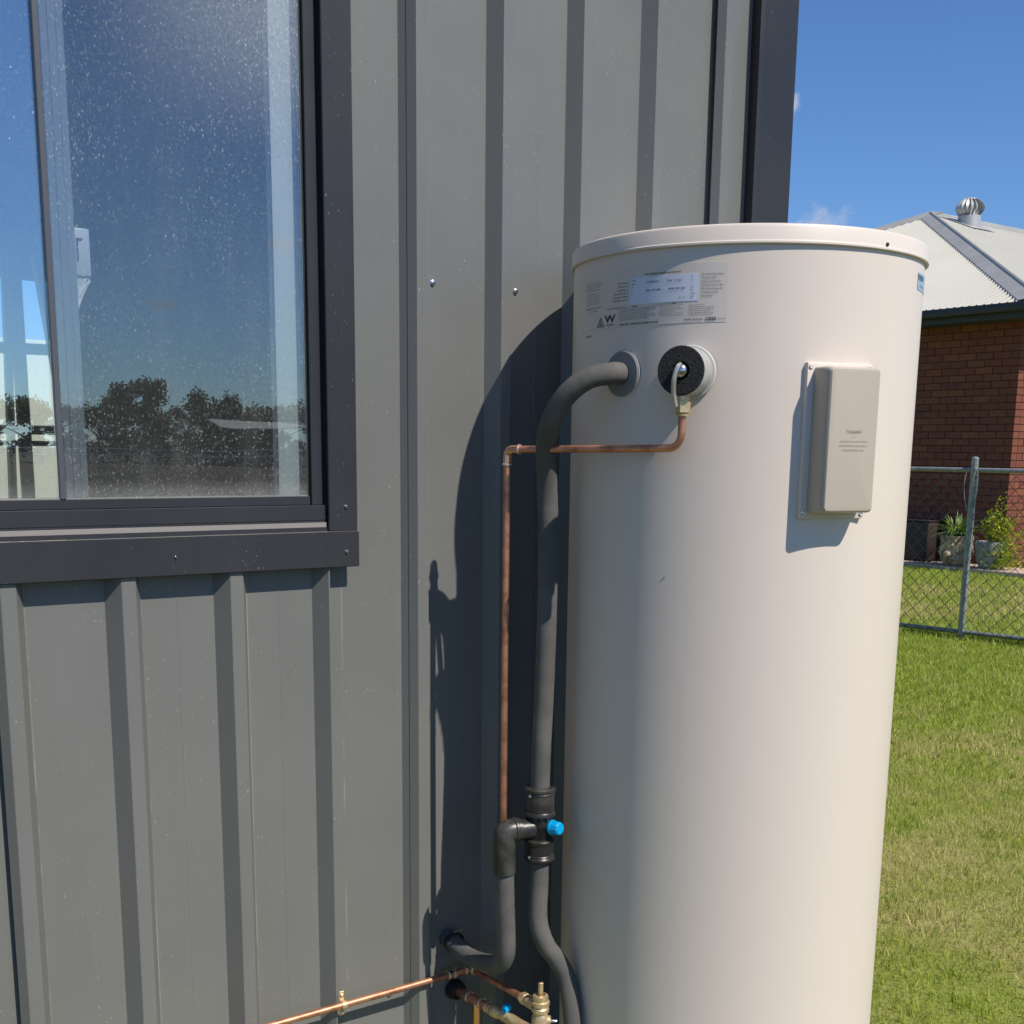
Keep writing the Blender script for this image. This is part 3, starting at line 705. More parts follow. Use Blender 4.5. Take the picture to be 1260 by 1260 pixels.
# brass outlet under the sleeve
bo = pc+nrm*.036
m = MB(); m.lathe(bo, (0, 0, -1), [(.030, .0095), (.052, .0095)], 20)
m.lathe(bo, (0, 0, -1), [(.0395, .001), (.0395, .0115), (.0460, .0115), (.0462, .0090)], 6, False)
m.lathe(bo, (0, 0, -1), [(.0490, .001), (.0490, .0132), (.0660, .0132), (.0680, .0105), (.0685, .0070)], 6, False)
m.lathe(bo, (0, 0, -1), [(.0684, .0105), (.0720, .0100), (.0722, .0063)], 20); m.build('brass_nut', M['brass'], rv)

# ---- copper drain line from the relief valve
cp = thing('copper_drain_pipe', 'thin copper drain pipe from the relief valve down beside the grey lagged pipe', 'pipe', (.8770, -.188, .62))
top = bo+Vector((0, 0, -.070))
CE = Vector((.8781, -.188, 1.3992))                     # corner of the soldered elbow
kick = Vector((.968, -.470, 1.4035))
m = MB(); pts = fillet([top, Vector((top.x, top.y, 1.4045)), CE+(kick-CE).normalized()*.020], [0, .045, 0], 10)
m.tube(pts, .0064, 14); m.build('horizontal_run', M['copper'], cp)
m = MB(); m.tube([(.8764, -.188, 1.379), (.8756, -.188, 1.0), (.8770, -.188, .60)], .0064, 14); m.build('vertical_run', M['copper'], cp)
m = MB(); dirh = (kick-CE).normalized()
m.tube(fillet([CE+dirh*.026, CE, Vector((.8764, -.188, 1.372))], [0, .014, 0], 8), .0078, 14); m.build('elbow', M['copper_new'], cp)
for (c, a) in ((CE+dirh*.026, dirh), (Vector((.8764, -.188, 1.372)), Vector((0, 0, -1)))):
    m = MB(); m.lathe(c-a*.002, a, [(0, .0078), (.001, .0092), (.0034, .0092), (.0042, .0066)], 16); m.build('solder_ring', M['solder'], cp)

# ================================================================== LAGGED HOT PIPE
hp = thing('lagged_hot_pipe', 'thick grey foam lagged pipe arching out of the tank and down to the black tee', 'pipe', (.93, -.24, .76))
e0 = onTank(-175, 1.530); er = radial(-175)
m = MB(); m.lathe(e0, er, [(0.0004, .0385), (.0030, .0385), (.0042, .0370), (.0046, .019)], 36); m.build('escutcheon', M['pane_grey'], hp)
m = MB(); m.lathe(e0, er, [(0.0002, .0402), (.0012, .0402), (.0014, .038)], 36); m.build('escutcheon_rim', mat('pale_rim', (.60, .58, .53), .4), hp)
pts = curve([e0+er*.006, e0+er*.026+Vector((0, 0, -.0005)), Vector((.918, -.366, 1.520)), Vector((.896, -.335, 1.492)), Vector((.892, -.298, 1.448)), Vector((.909, -.262, 1.400)), Vector((.928, -.243, 1.335)),
             Vector((.934, -.240, 1.26)), Vector((.9350, -.240, 1.12)), Vector((.9310, -.240, .95)), Vector((.9265, -.240, .84)), Vector((.9250, -.240, .755))], 8)
m = MB(); m.tube(pts, .0186, 24, wave=.008); m.build('foam_lagging', M['foam'], hp)
m = MB(); m.lathe(e0, er, [(.004, .0150), (.008, .0150)], 20); m.build('pipe_stub', M['gasket'], hp)

# ================================================================== BLACK TEE WITH BLUE CAP
te = thing('tempering_valve', 'black plastic tee valve with bright blue cap joining the grey pipes', 'valve', (.925, -.24, .62))
tcx = Vector((.9255, -.24, 0))
m = MB(); m.lathe(tcx, (0, 0, 1), [(.690, .0245), (.668, .0245), (.655, .0245)], 28); m.lathe(tcx, (0, 0, 1), [(.655, .0245), (.712, .0245)], 28)
m.lathe(tcx+Vector((0, 0, .684)), (-.95, .25, -.02), [(0, .0205), (.046, .0205)], 24)
m.build('valve_body', M['blackplastic'], te)
def collar(z0, z1, up_):
    c = MB(); h = z1-z0
    pr = [(z0, .018), (z0, .0270), (z0+.003, .0305), (z0+.007, .0305), (z0+.010, .0280), (z0+.012, .0290), (z0+.014, .0274), (z1-.012, .0274), (z1-.009, .0296), (z1-.004, .0300), (z1-.001, .0275), (z1, .0245)]
    if up_: pr = [(z0+z1-a, b) for a, b in pr][::-1]
    c.lathe(tcx, (0, 0, 1), pr, 32)
    rnd = random.Random(5)
    return c.build('collar', M['blackplastic'], te)
collar(.618, .664, False); collar(.706, .766, True)
for i in range(3):
    c = MB(); a = RAD(-150+i*28); p_ = tcx+Vector((math.cos(a)*.026, math.sin(a)*.026, .7085)); c.bbox((-.003, -.003, -.004), (.003, .003, .004), .001, Matrix.Translation(p_)); c.build('clip_lug', M['blackplastic'], te)
bd = Vector((.25, -.96, .06)).normalized(); bc = tcx+Vector((.004, 0, .6865))+bd*.022
m = MB(); m.lathe(bc, bd, [(0, .0125), (.004, .0150), (.006, .0152), (.010, .0135)], 20); m.lathe(bc, bd, [(.010, .0135), (.022, .0128), (.0245, .0110), (.025, .0002)], 10, False)
cap = m.build('blue_cap', M['blue'], te)
for a, b in ((.785, 0), (.6015, 0)): pass
for z in (.752, .630):
    c = MB(); c.lathe(Vector((.9255-.0275, -.2455, z)), (-.8, -.6, 0), [(-.004, .0028), (.003, .0028), (.004, .0001)], 8); c.build('pin', M['chrome'], te)

# ---- black elbow and branch pipe going back into the wall
bp = thing('lagged_branch_pipe', 'dark lagged branch pipe dropping from the tee and turning into the wall', 'pipe', (.86, -.215, .42))
be = tcx+Vector((-.90*.046, .28*.046, .684+.012-.012))
m = MB(); m.tube(fillet([tcx+Vector((-.040, .0105, .6845)), Vector((.8545, -.2215, .6840)), Vector((.8560, -.2205, .600))], [0, .036, 0], 10), .0222, 24); m.build('elbow', M['blackplastic'], bp)
m = MB(); m.lathe(tcx+Vector((-.046, .012, .6842)), (-.95, .25, 0), [(0, .0218), (.002, .0242), (.006, .0242), (.008, .0222)], 24); m.build('elbow_ring', M['blackplastic'], bp)
pts = fillet([Vector((.8560, -.2205, .61)), Vector((.8595, -.2205, .53)), Vector((.8680, -.217, .398)), Vector((.866, -.10, .376)), Vector((.864, -.006, .392))], [0, .04, .055, .03, 0], 10)
m = MB(); m.tube(pts, .0186, 24, wave=.008); m.build('foam_lagging', M['foam'], bp)
m = MB(); m.lathe((.866, -.036, .389), (0.02, 1, .02), [(0, .0190), (.001, .0222), (.010, .0222), (.011, .0190)], 24); m.build('wall_collar', M['gasket'], bp)
m = MB(); m.tube([(.8655, -.034, .4105), (.8600, -.036, .4135), (.8840, -.034, .4145)], .0013, 6); m.build('cable_tie', M['chrome'], bp)

# ---- cold lagged pipe from tee to tank
lp = thing('lagged_cold_pipe', 'grey lagged pipe curving from under the black tee toward the tank base', 'pipe', (.93, -.25, .2))
pts = curve([Vector((.9255, -.240, .625)), Vector((.924, -.243, .575)), Vector((.9185, -.249, .500)), Vector((.927, -.262, .452)), Vector((.9480, -.272, .418)), Vector((.9635, -.285, .380)),
             Vector((.9620, -.304, .330)), Vector((.9600, -.315, .27)), Vector((.9610, -.320, .16))], 8)
m = MB(); m.tube(pts, .0186, 24, wave=.008); m.build('foam_lagging', M['foam'], lp)

# ================================================================== COPPER WATER LINE ALONG THE WALL
wl = thing('copper_wall_pipe', 'long bare copper pipe clipped along the bottom of the ribbed wall', 'pipe', (.60, -.05, .327))
ZW, YW = .3265, -.0445
m = MB(); m.tube([(-2.2, YW, ZW), (.84, YW, ZW)], .0068, 14); m.build('straight_run', M['copper'], wl)
m = MB(); m.tube([(.842, YW, ZW), (.925, YW, ZW)], .0084, 14); m.build('tee_fitting', M['copper_new'], wl)
for x in (.842, .856, .884, .922):
    m = MB(); m.lathe((x-.002, YW, ZW), (1, 0, 0), [(0, .0080), (.001, .0097), (.004, .0097), (.005, .0080)], 16); m.build('solder_ring', M['solder'], wl)
for x in (.598, -.165, -.927):
    c = MB(); c.lathe((x-.005, YW, ZW), (1, 0, 0), [(0, .0069), (0, .0085), (.010, .0085), (.010, .0069)], 16)
    c.bbox((x-.005, -.0385, ZW-.024), (x+.005, -.0365, ZW+.026), .0006, seg=1, smooth=False)
    cl = c.build('pipe_clip', M['brass'], wl)
    for dz in (-.018, .018):
        s = MB(); s.lathe((x, -.0385, ZW+dz), (0, -1, 0), [(0, .0042), (.002, .0040), (.0035, .0022), (.0036, .0001)], 10); s.build('clip_screw', M['brass'], wl)
# branch to brass valve
VX, VY = .9040, -.2800
m = MB(); m.tube([(.900, YW, ZW), (.9000, -.080, .3275), (.8990, -.235, .3335)], .0068, 14); m.build('branch_run', M['copper'], wl)
m = MB(); m.lathe((.9000, -.054, .3268), (.0, -.99, .02), [(0, .0084), (.001, .0100), (.005, .0100), (.006, .0070)], 16); m.build('solder_ring', M['solder'], wl)
bv = thing('brass_stop_valve', 'brass stop valve with stub spindle beside the cold lagged pipe', 'valve', (VX, VY, .25))
dvv = Vector((.02, -1, 0)).normalized()
m = MB(); m.lathe((.8988, -.228, .3335), dvv, [(0, .0075), (0, .0125), (.011, .0125), (.0125, .0105)], 6, False); m.lathe((.8988, -.228, .3335), dvv, [(.011, .0095), (.014, .0115), (.024, .0125), (.045, .0125)], 16); m.build('inlet_nut', M['brass'], bv)
m = MB(); m.lathe((VX, VY, 0), (0, 0, 1), [(.18, .0120), (.255, .0120), (.264, .0160), (.290, .0172), (.312, .0165), (.320, .0135), (.324, .0172), (.331, .0172), (.334, .0140), (.338, .0180), (.345, .0180), (.347, .0150), (.352, .0158), (.357, .0150), (.359, .0090)], 22)
m.build('valve_body', M['brass'], bv)
m = MB(); m.lathe((VX, VY, 0), (0, 0, 1), [(.357, .0062), (.361, .0060)], 16); m.bbox((VX-.0045, VY-.0030, .359), (VX+.0045, VY+.0030, .383), .0008, seg=1, smooth=False); m.build('spindle', M['brass'], bv)
sd = Vector((.75, -.66, -.02)).normalized()
m = MB(); m.lathe(Vector((VX, VY, .305))+sd*.012, sd, [(0, .0105), (.008, .0100), (.009, .0060)], 18); m.build('side_port', M['brass'], bv)
m = MB(); m.lathe(Vector((VX, VY, .305))+sd*.020, sd, [(0, .0075), (.001, .0040), (.010, .0030), (.013, .0018), (.0135, .0001)], 12); m.build('drain_stem', M['chrome'], bv)
# second penetration: black grommet, thick copper stub, tee down, brass valve with blue handle
st = thing('copper_stub_with_valve', 'short thick copper stub leaving a black wall grommet with blue handled valve', 'valve', (.88, -.06, .27))
G0 = Vector((.880, -.004, .2730)); gd = Vector((.16, -.97, -.06)).normalized()
m = MB(); m.lathe(G0, gd, [(0, .0215), (.006, .0222), (.012, .0205), (.020, .0190), (.021, .0110)], 26); m.build('rubber_grommet', M['gasket'], st)
m = MB(); m.tube([G0+gd*.015, G0+gd*.120], .0100, 18); m.build('copper_stub', M['copper'], st)
for t in (.050, .088, .108, .118):
    m = MB(); m.lathe(G0+gd*(t-.003), gd, [(0, .0098), (.001, .0122), (.0045, .0122), (.0055, .0098)], 18); m.build('solder_ring', M['solder'], st)
q = G0+gd*.075
m = MB(); m.tube([q, q+Vector((0, 0, -.09))], .0098, 18); m.build('tee_leg', M['copper_new'], st)
m = MB(); m.lathe(G0, gd, [(.118, .0115), (.124, .0140), (.140, .0140), (.145, .0115), (.175, .0125), (.20, .0110), (.23, .0110)], 18); m.build('brass_body', M['brass'], st)
hb = G0+gd*.162+Vector((0, 0, .008))
m = MB(); m.lathe(hb, (0, 0, 1), [(0, .0050), (.010, .0050)], 12)
m.bbox((-.017, -.0060, .008), (.017, .0060, .015), .003, Matrix.Translation(hb) @ Matrix.Rotation(RAD(35), 4, 'Z')); m.bbox((-.008, -.0080, .006), (.008, .0080, .020), .004, Matrix.Translation(hb)); m.build('blue_handle', M['blue'], st)

# ================================================================== CHAIN LINK FENCE
fn = thing('chain_link_fence', 'galvanised chain link fence with pipe rails across the lawn', 'fence', (7.83, 3.49, 0))
fd = Vector((-.172, .985, 0)).normalized(); f0 = Vector((7.832, 3.497, 0))
A, Bf = -6.0, 6.6
m = MB(); m.tube([f0+fd*A+Vector((0, 0, 1.285)), f0+fd*Bf+Vector((0, 0, 1.285))], .017, 12); m.build('top_rail', M['zinc'], fn)
m = MB(); m.tube([f0+fd*A+Vector((0, 0, .070)), f0+fd*0+Vector((0, 0, .055)), f0+fd*Bf+Vector((0, 0, .070))], .017, 12); m.build('bottom_rail', M['zinc'], fn)
for t in (-3.05, 0, 3.05):
    m = MB(); c = f0+fd*t; m.tube([c+Vector((0, 0, -.2)), c+Vector((0, 0, 1.37))], .026, 16); m.lathe(c, (0, 0, 1), [(1.365, .028), (1.375, .026), (1.383, .014), (1.385, .0002)], 16); m.build('post', M['zinc'], fn)
    for s_ in (-1, 1):
        m = MB(); off = Vector((-.02, 0, 0)); m.tube(curve([c+off+fd*.012*s_+Vector((0, 0, 1.30)), c+off*1.4+fd*.045*s_+Vector((0, 0, 1.26)), c+off*1.5+fd*.048*s_+Vector((0, 0, 1.12)), c+off+fd*.022*s_+Vector((0, 0, .98))], 6), .0035, 6); m.build('tie_wire', M['zinc'], fn)
def zig():
    P, Fc = [], []; pitch = .052; ph = 0; r = .0025
    t = A
    while t < Bf:
        z = .05; pts = []; side = ph; ph ^= 1
        while z < 1.28: pts.append(f0+fd*(t+side*pitch)+Vector((-.019, 0, z))); z += pitch; side ^= 1
        for a, b in zip(pts[:-1], pts[1:]):
            k = len(P); ax = (b-a).normalized(); n1 = ax.cross(Vector((1, 0, 0))).normalized()*r; n2 = Vector((1, 0, 0))*r
            for c in (a, b): P.extend([c+n1, c-n1*.5+n2*.87, c-n1*.5-n2*.87])
            Fc.extend([(k, k+1, k+4, k+3), (k+1, k+2, k+5, k+4), (k+2, k, k+3, k+5)])
        t += pitch
    me = bpy.data.meshes.new('wire_mesh'); me.from_pydata([tuple(p) for p in P], [], Fc)
    me.materials.append(mat('dull_fence_wire', (.075, .08, .08), .5, metal=.3)); return me
addmesh('wire_mesh', zig(), fn, kind='stuff')

# ================================================================== BRICK HOUSE
HX, HY = 13.26, 6.64
hs = thing('brick_house', 'brown brick house with pale corrugated hip roof behind the wire fence', 'house', (HX, HY, 0))
m = MB(); m.box((HX+.012, HY+.012, 0), (HX+12, HY+10.8, 3.02)); m.build('mortar_core', M['mortar'], hs)
BW, BH, J = .230, .076, .010
bme = {}
def brick_mesh(L, key):
    if key in bme: return bme[key]
    bm = bmesh.new(); bmesh.ops.create_cube(bm, size=1)
    for v in bm.verts: v.co = Vector((v.co.x*.11, v.co.y*L, v.co.z*BH))
    me = bpy.data.meshes.new('brick'); bm.to_mesh(me); bm.free(); me.materials.append(M['brick']); bme[key] = me; return me
rnd = random.Random(11); cnt = 0
stuff = MB()
for row in range(34):
    z = .05+row*(BH+J)+BH/2
    y = HY - (0 if row % 2 == 0 else 0)
    first = BW if row % 2 == 0 else BW/2-J/2
    col_ = 0
    while y < HY+10.7:
        L = min(first if col_ == 0 else BW, HY+10.8-y)
        if L < .03: break
        cy_ = y+L/2; prot = rnd.uniform(-.0025, .0025)
        if cnt < 296 and y < HY+1.86:
            o = bpy.data.objects.new('brick', brick_mesh(L, L)); COL.objects.link(o); o.parent = hs; o.matrix_parent_inverse = Matrix.Translation(-hs.location)
            o.location = (HX+.055+prot, cy_, z); cnt += 1
        else:
            stuff.box((HX+prot, y, z-BH/2), (HX+.10, y+L, z+BH/2))
        y += L+J; col_ += 1
# return wall facing the sun, with a glazed door opening beside it
for row in range(34):
    z = .05+row*(BH+J); x = HX+.002 if row % 2 else HX+.11+J+.002
    x0 = x if row % 2 else HX+.1105+J
    x = HX+.1105+J
    first = True
    while x < HX+11.95:
        L = min((BW-.11-J) if (first and row % 2) else BW, HX+12-x)
        if L < .03: break
        if HX+.60 < x+L and x < HX+2.6 and z < 2.2:
            L = min(L, HX+.60-x)
            if L < .03: x = HX+2.6; first = False; continue
        stuff.box((x, HY+.002+rnd.uniform(-.002, .002), z), (x+L, HY+.10, z+BH)); x += L+J; first = False
        if HX+.60 < x < HX+2.6 and z < 2.2: x = HX+2.6
stuff.build('brickwork', M['brick'], hs, kind='stuff', weld=False)
m = MB(); m.box((HX+.62, HY-.004, .1), (HX+2.58, HY+.004, 2.2)); dr = m.build('door_glass', mat('dark_glass', (.01, .012, .014), .08, spec=1.), hs)
m = MB(); m.box((HX+.60, HY-.02, .05), (HX+.64, HY+.03, 2.22)); m.box((HX+.60, HY-.02, 2.18), (HX+2.6, HY+.03, 2.24)); m.box((HX+1.58, HY-.02, .05), (HX+1.62, HY+.03, 2.2)); m.box((HX+.64, HY-.02, .05), (HX+2.58, HY+.03, .34)); m.build('door_frame', M['white'], hs)
# roof
EX, EY, EZ, SL = 12.84, 6.20, 3.13, .407
WR = 11.7; AX, AYc, AZr = EX+WR/2, EY+WR/2, EZ+SL*WR/2
RL = 12.0
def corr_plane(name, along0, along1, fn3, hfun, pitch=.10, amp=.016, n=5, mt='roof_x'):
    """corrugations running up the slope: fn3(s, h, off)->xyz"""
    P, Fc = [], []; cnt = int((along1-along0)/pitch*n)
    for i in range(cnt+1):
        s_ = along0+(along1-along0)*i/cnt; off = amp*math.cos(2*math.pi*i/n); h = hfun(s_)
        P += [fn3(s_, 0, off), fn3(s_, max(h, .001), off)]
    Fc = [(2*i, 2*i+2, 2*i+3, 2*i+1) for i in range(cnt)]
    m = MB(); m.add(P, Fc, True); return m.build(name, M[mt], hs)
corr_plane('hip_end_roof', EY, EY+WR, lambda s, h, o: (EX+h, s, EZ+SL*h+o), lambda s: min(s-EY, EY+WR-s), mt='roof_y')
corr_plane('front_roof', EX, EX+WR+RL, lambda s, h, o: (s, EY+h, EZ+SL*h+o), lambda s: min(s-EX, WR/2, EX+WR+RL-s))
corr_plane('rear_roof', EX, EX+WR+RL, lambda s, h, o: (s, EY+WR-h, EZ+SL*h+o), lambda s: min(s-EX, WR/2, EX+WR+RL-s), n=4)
def capping(a, b, side1, side2, w, name):
    a, b = Vector(a), Vector(b); m = MB(); r = .028
    for sd_ in (side1, side2):
        sd_ = Vector(sd_)
        lift = Vector((0, 0, .022))
        m.add([a+lift+Vector((0,0,r)), b+lift+Vector((0,0,r)), b+lift+sd_*w, a+lift+sd_*w], [(0, 1, 2, 3)])
        m.add([a+lift+sd_*w, b+lift+sd_*w, b+sd_*w-Vector((0,0,.01)), a+sd_*w-Vector((0,0,.01))], [(0, 1, 2, 3)])
    m.tube([a+lift+Vector((0,0,r*.6)), b+lift+Vector((0,0,r*.6))], r, 10)
    return m.build(name, M['hip'], hs)
capping((EX, EY, EZ), (AX, AYc, AZr), Vector((0, 1, 0)), Vector((.6, 0, 0)), .26, 'hip_capping')
capping((EX, EY+WR, EZ), (AX, AYc, AZr), Vector((0, -1, 0)), Vector((1, 0, 0)), .26, 'hip_capping')
capping((AX, AYc, AZr), (AX+RL, AYc, AZr), Vector((0, 1, -SL)), Vector((0, -1, -SL)), .20, 'ridge_capping')
m = MB(); m.bbox((EX-.10, EY-.10, EZ-.105), (EX+.02, EY+WR+.1, EZ-.005), .012); m.bbox((EX+.021, EY-.10, EZ-.105), (EX+WR+RL, EY+.02, EZ-.005), .012); m.build('gutter', M['gutter'], hs)
m = MB(); m.box((EX+.021, EY+.021, EZ-.17), (EX+.045, EY+WR, EZ-.03)); m.box((EX+.046, EY+.021, EZ-.17), (EX+WR+RL, EY+.045, EZ-.03)); m.box((EX+.046, EY+.046, EZ-.165), (HX+.012, EY+WR, EZ-.150)); m.box((HX+.013, EY+.046, EZ-.165), (HX+12, HY+.012, EZ-.150)); m.build('eave_lining', M['soffit'], hs)
# whirling roof ventilator
vx, vy = 19.1, 11.55; vz = EZ+SL*(vy-EY)
vn = thing('roof_ventilator', None, None, (vx, vy, vz)); vn.parent = hs; vn.matrix_parent_inverse = Matrix.Translation(-hs.location)
M['galv'] = mat('dull_galvanised', (.46, .46, .45), .5, metal=.4)
m = MB(); m.lathe((vx, vy, vz), (0, 0, 1), [(-.12, .20), (.16, .19)], 24); m.build('throat', M['galv'], vn)
m = MB(); m.add([(vx-.34, vy-.34, vz-.34*SL+.03), (vx+.34, vy-.34, vz-.34*SL+.03), (vx+.34, vy+.34, vz+.34*SL+.03), (vx-.34, vy+.34, vz+.34*SL+.03)], [(0, 1, 2, 3)]); m.build('base_flashing', M['galv'], vn)
for k in range(18):
    m = MB(); a0 = 2*math.pi*k/18
    P = []
    for i in range(9):
        t = i/8; ph = math.pi*(.12+.80*t); R_ = .245*math.sin(ph)**.8; zc = .13+.34*(1-t)-.02; tw = .35*(t-.5)
        for da, dr_ in ((0, 0), (.30, -.05)):
            a = a0+da+tw*.5; P.append((vx+(R_+dr_)*math.cos(a), vy+(R_+dr_)*math.sin(a), vz+zc))
    m.add(P, [(2*i, 2*i+1, 2*i+3, 2*i+2) for i in range(8)], True); m.build('vane', M['galv'], vn)
m = MB(); m.lathe((vx, vy, vz), (0, 0, 1), [(.425, .13), (.455, .10), (.465, .0005)], 24); m.build('top_cap', M['galv'], vn)
# path along the house
m = MB(); m.bbox((12.62, HY-2.2, -.05), (HX-.001, HY+11, .055), .01); m.build('house_path', M['paver'], kind='structure')

# ---- brown box, potted plants by the wall
m = MB(); m.bbox((12.88, 7.46, .056), (13.24, 9.2, .555), .02); m.bbox((12.872, 7.452, .556), (13.245, 9.21, .575), .006)
m.build('storage_box', M['brownbox'], None, 'plain dark brown storage box against the brick wall behind the fence', 'storage box')
def strap_plant(name, mt, parent, c, n, L, spread, width, seed, droop=1.0, upright=0.):
    r = random.Random(seed); P, Fc = [], []
    for i in range(n):
        a = r.uniform(0, 2*math.pi); l = L*r.uniform(.6, 1.1); out = spread*r.uniform(.3, 1); w = width*r.uniform(.7, 1.2)
        base = Vector((c[0]+math.cos(a)*.05*r.random(), c[1]+math.sin(a)*.05*r.random(), c[2])); d_ = Vector((math.cos(a), math.sin(a), 0)); s_ = Vector((-math.sin(a), math.cos(a), 0))
        k0 = len(P); N = 6
        for j in range(N+1):
            t = j/N; p = base+d_*out*t**1.1+Vector((0, 0, l*(t*(1+upright)-droop*.75*t*t*(out/spread))))
            ww = w*(1-t**2)*.5+.001; P += [p-s_*ww, p+s_*ww]
        Fc += [(k0+2*j, k0+2*j+1, k0+2*j+3, k0+2*j+2) for j in range(N)]
    me = bpy.data.meshes.new(name); me.from_pydata([tuple(p) for p in P], [], Fc); me.materials.append(mt)
    return addmesh(name, me, parent)
pp = thing('potted_spider_plant', 'striped strap leaf plant in a rough face-carved stone pot by the fence post', 'potted plant', (12.80, 6.98, .055))
m = MB(); cx, cy = 12.80, 6.98
m.lathe((cx, cy, .055), (0, 0, 1), [(0, .11), (.04, .165), (.16, .205), (.28, .19), (.34, .20), (.37, .19), (.36, .16), (.30, .15)], 28)
dn = Vector((-.82, -.57, 0)).normalized(); sd2 = Vector((-dn.y, dn.x, 0))
for (u, z, ru, rz) in ((-.07, .26, .045, .03), (.07, .26, .045, .03), (0, .19, .03, .06), (0, .10, .10, .028), (-.10, .15, .05, .05), (.10, .15, .05, .05)):
    Mx = Matrix.Translation(Vector((cx, cy, .055+z))+dn*.17+sd2*u)
    bm = bmesh.new(); bmesh.ops.create_icosphere(bm, subdivisions=2, radius=1)
    m.add([Mx @ (sd2*v.co.x*ru+dn*v.co.y*.045+Vector((0, 0, v.co.z*rz))) for v in bm.verts], [[v.index for v in f.verts] for f in bm.faces], True); bm.free()
m.build('pot', M['stone'], pp)
strap_plant('leaves', M['spider'], pp, (cx, cy, .38), 150, .46, .44, .028, 4, 1.25)
p2 = thing('potted_yellow_plant', 'yellow-green bushy plant in a grey glazed pot by the brick corner', 'potted plant', (12.80, 6.52, .055))
m = MB(); cx, cy = 12.80, 6.52
m.lathe((cx, cy, .055), (0, 0, 1), [(0, .11), (.10, .15), (.26, .175), (.31, .185), (.325, .18), (.31, .155), (.26, .15)], 28); m.build('pot', M['stonegrey'], p2)
r = random.Random(9); P, Fc = [], []
stems = MB()
for i in range(26):
    a = r.uniform(0, 6.28); R_ = r.uniform(.05, .24); H = r.uniform(.15, .40) if i > 2 else r.uniform(.45, .72)
    if i < 5: R_ *= .35
    b0 = Vector((cx, cy, .34)); tip = b0+Vector((math.cos(a)*R_, math.sin(a)*R_-(.16 if i % 2 else 0), H*.8)); stems.tube([b0, b0*.4+tip*.6+Vector((0, 0, .05)), tip], .004, 5)
    for j in range(34):
        t = r.uniform(.25, 1.05); c = b0.lerp(tip, t)+Vector((r.gauss(0, .028), r.gauss(0, .028), r.gauss(0, .02)))
        d_ = Vector((r.gauss(0, 1), r.gauss(0, 1), r.uniform(.1, 1.2))).normalized(); s_ = d_.cross(Vector((r.gauss(0, 1), r.gauss(0, 1), r.gauss(0, 1)))).normalized(); l, w = r.uniform(.03, .06), r.uniform(.008, .014); k = len(P)
        P += [c, c+d_*l*.5+s_*w, c+d_*l, c+d_*l*.5-s_*w]; Fc.append((k, k+1, k+2, k+3))
# lower foliage spilling beside the pot
for j in range(900):
    c = Vector((cx+r.gauss(0, .09), cy-.19+r.gauss(0, .07), .07+abs(r.gauss(0, .20)))); d_ = Vector((r.gauss(0, 1), r.gauss(0, 1), r.uniform(0, 1.2))).normalized(); s_ = d_.cross(Vector((r.gauss(0, 1), r.gauss(0, 1), r.gauss(0, 1)))).normalized(); l, w = r.uniform(.03, .06), r.uniform(.008, .013); k = len(P)
    P += [c, c+d_*l*.5+s_*w, c+d_*l, c+d_*l*.5-s_*w]; Fc.append((k, k+1, k+2, k+3))
me = bpy.data.meshes.new('leaves'); me.from_pydata([tuple(p) for p in P], [], Fc); me.materials.append(M['yellowleaf']); addmesh('leaves', me, p2)
stems.build('stems', M['yellowleaf'], p2)

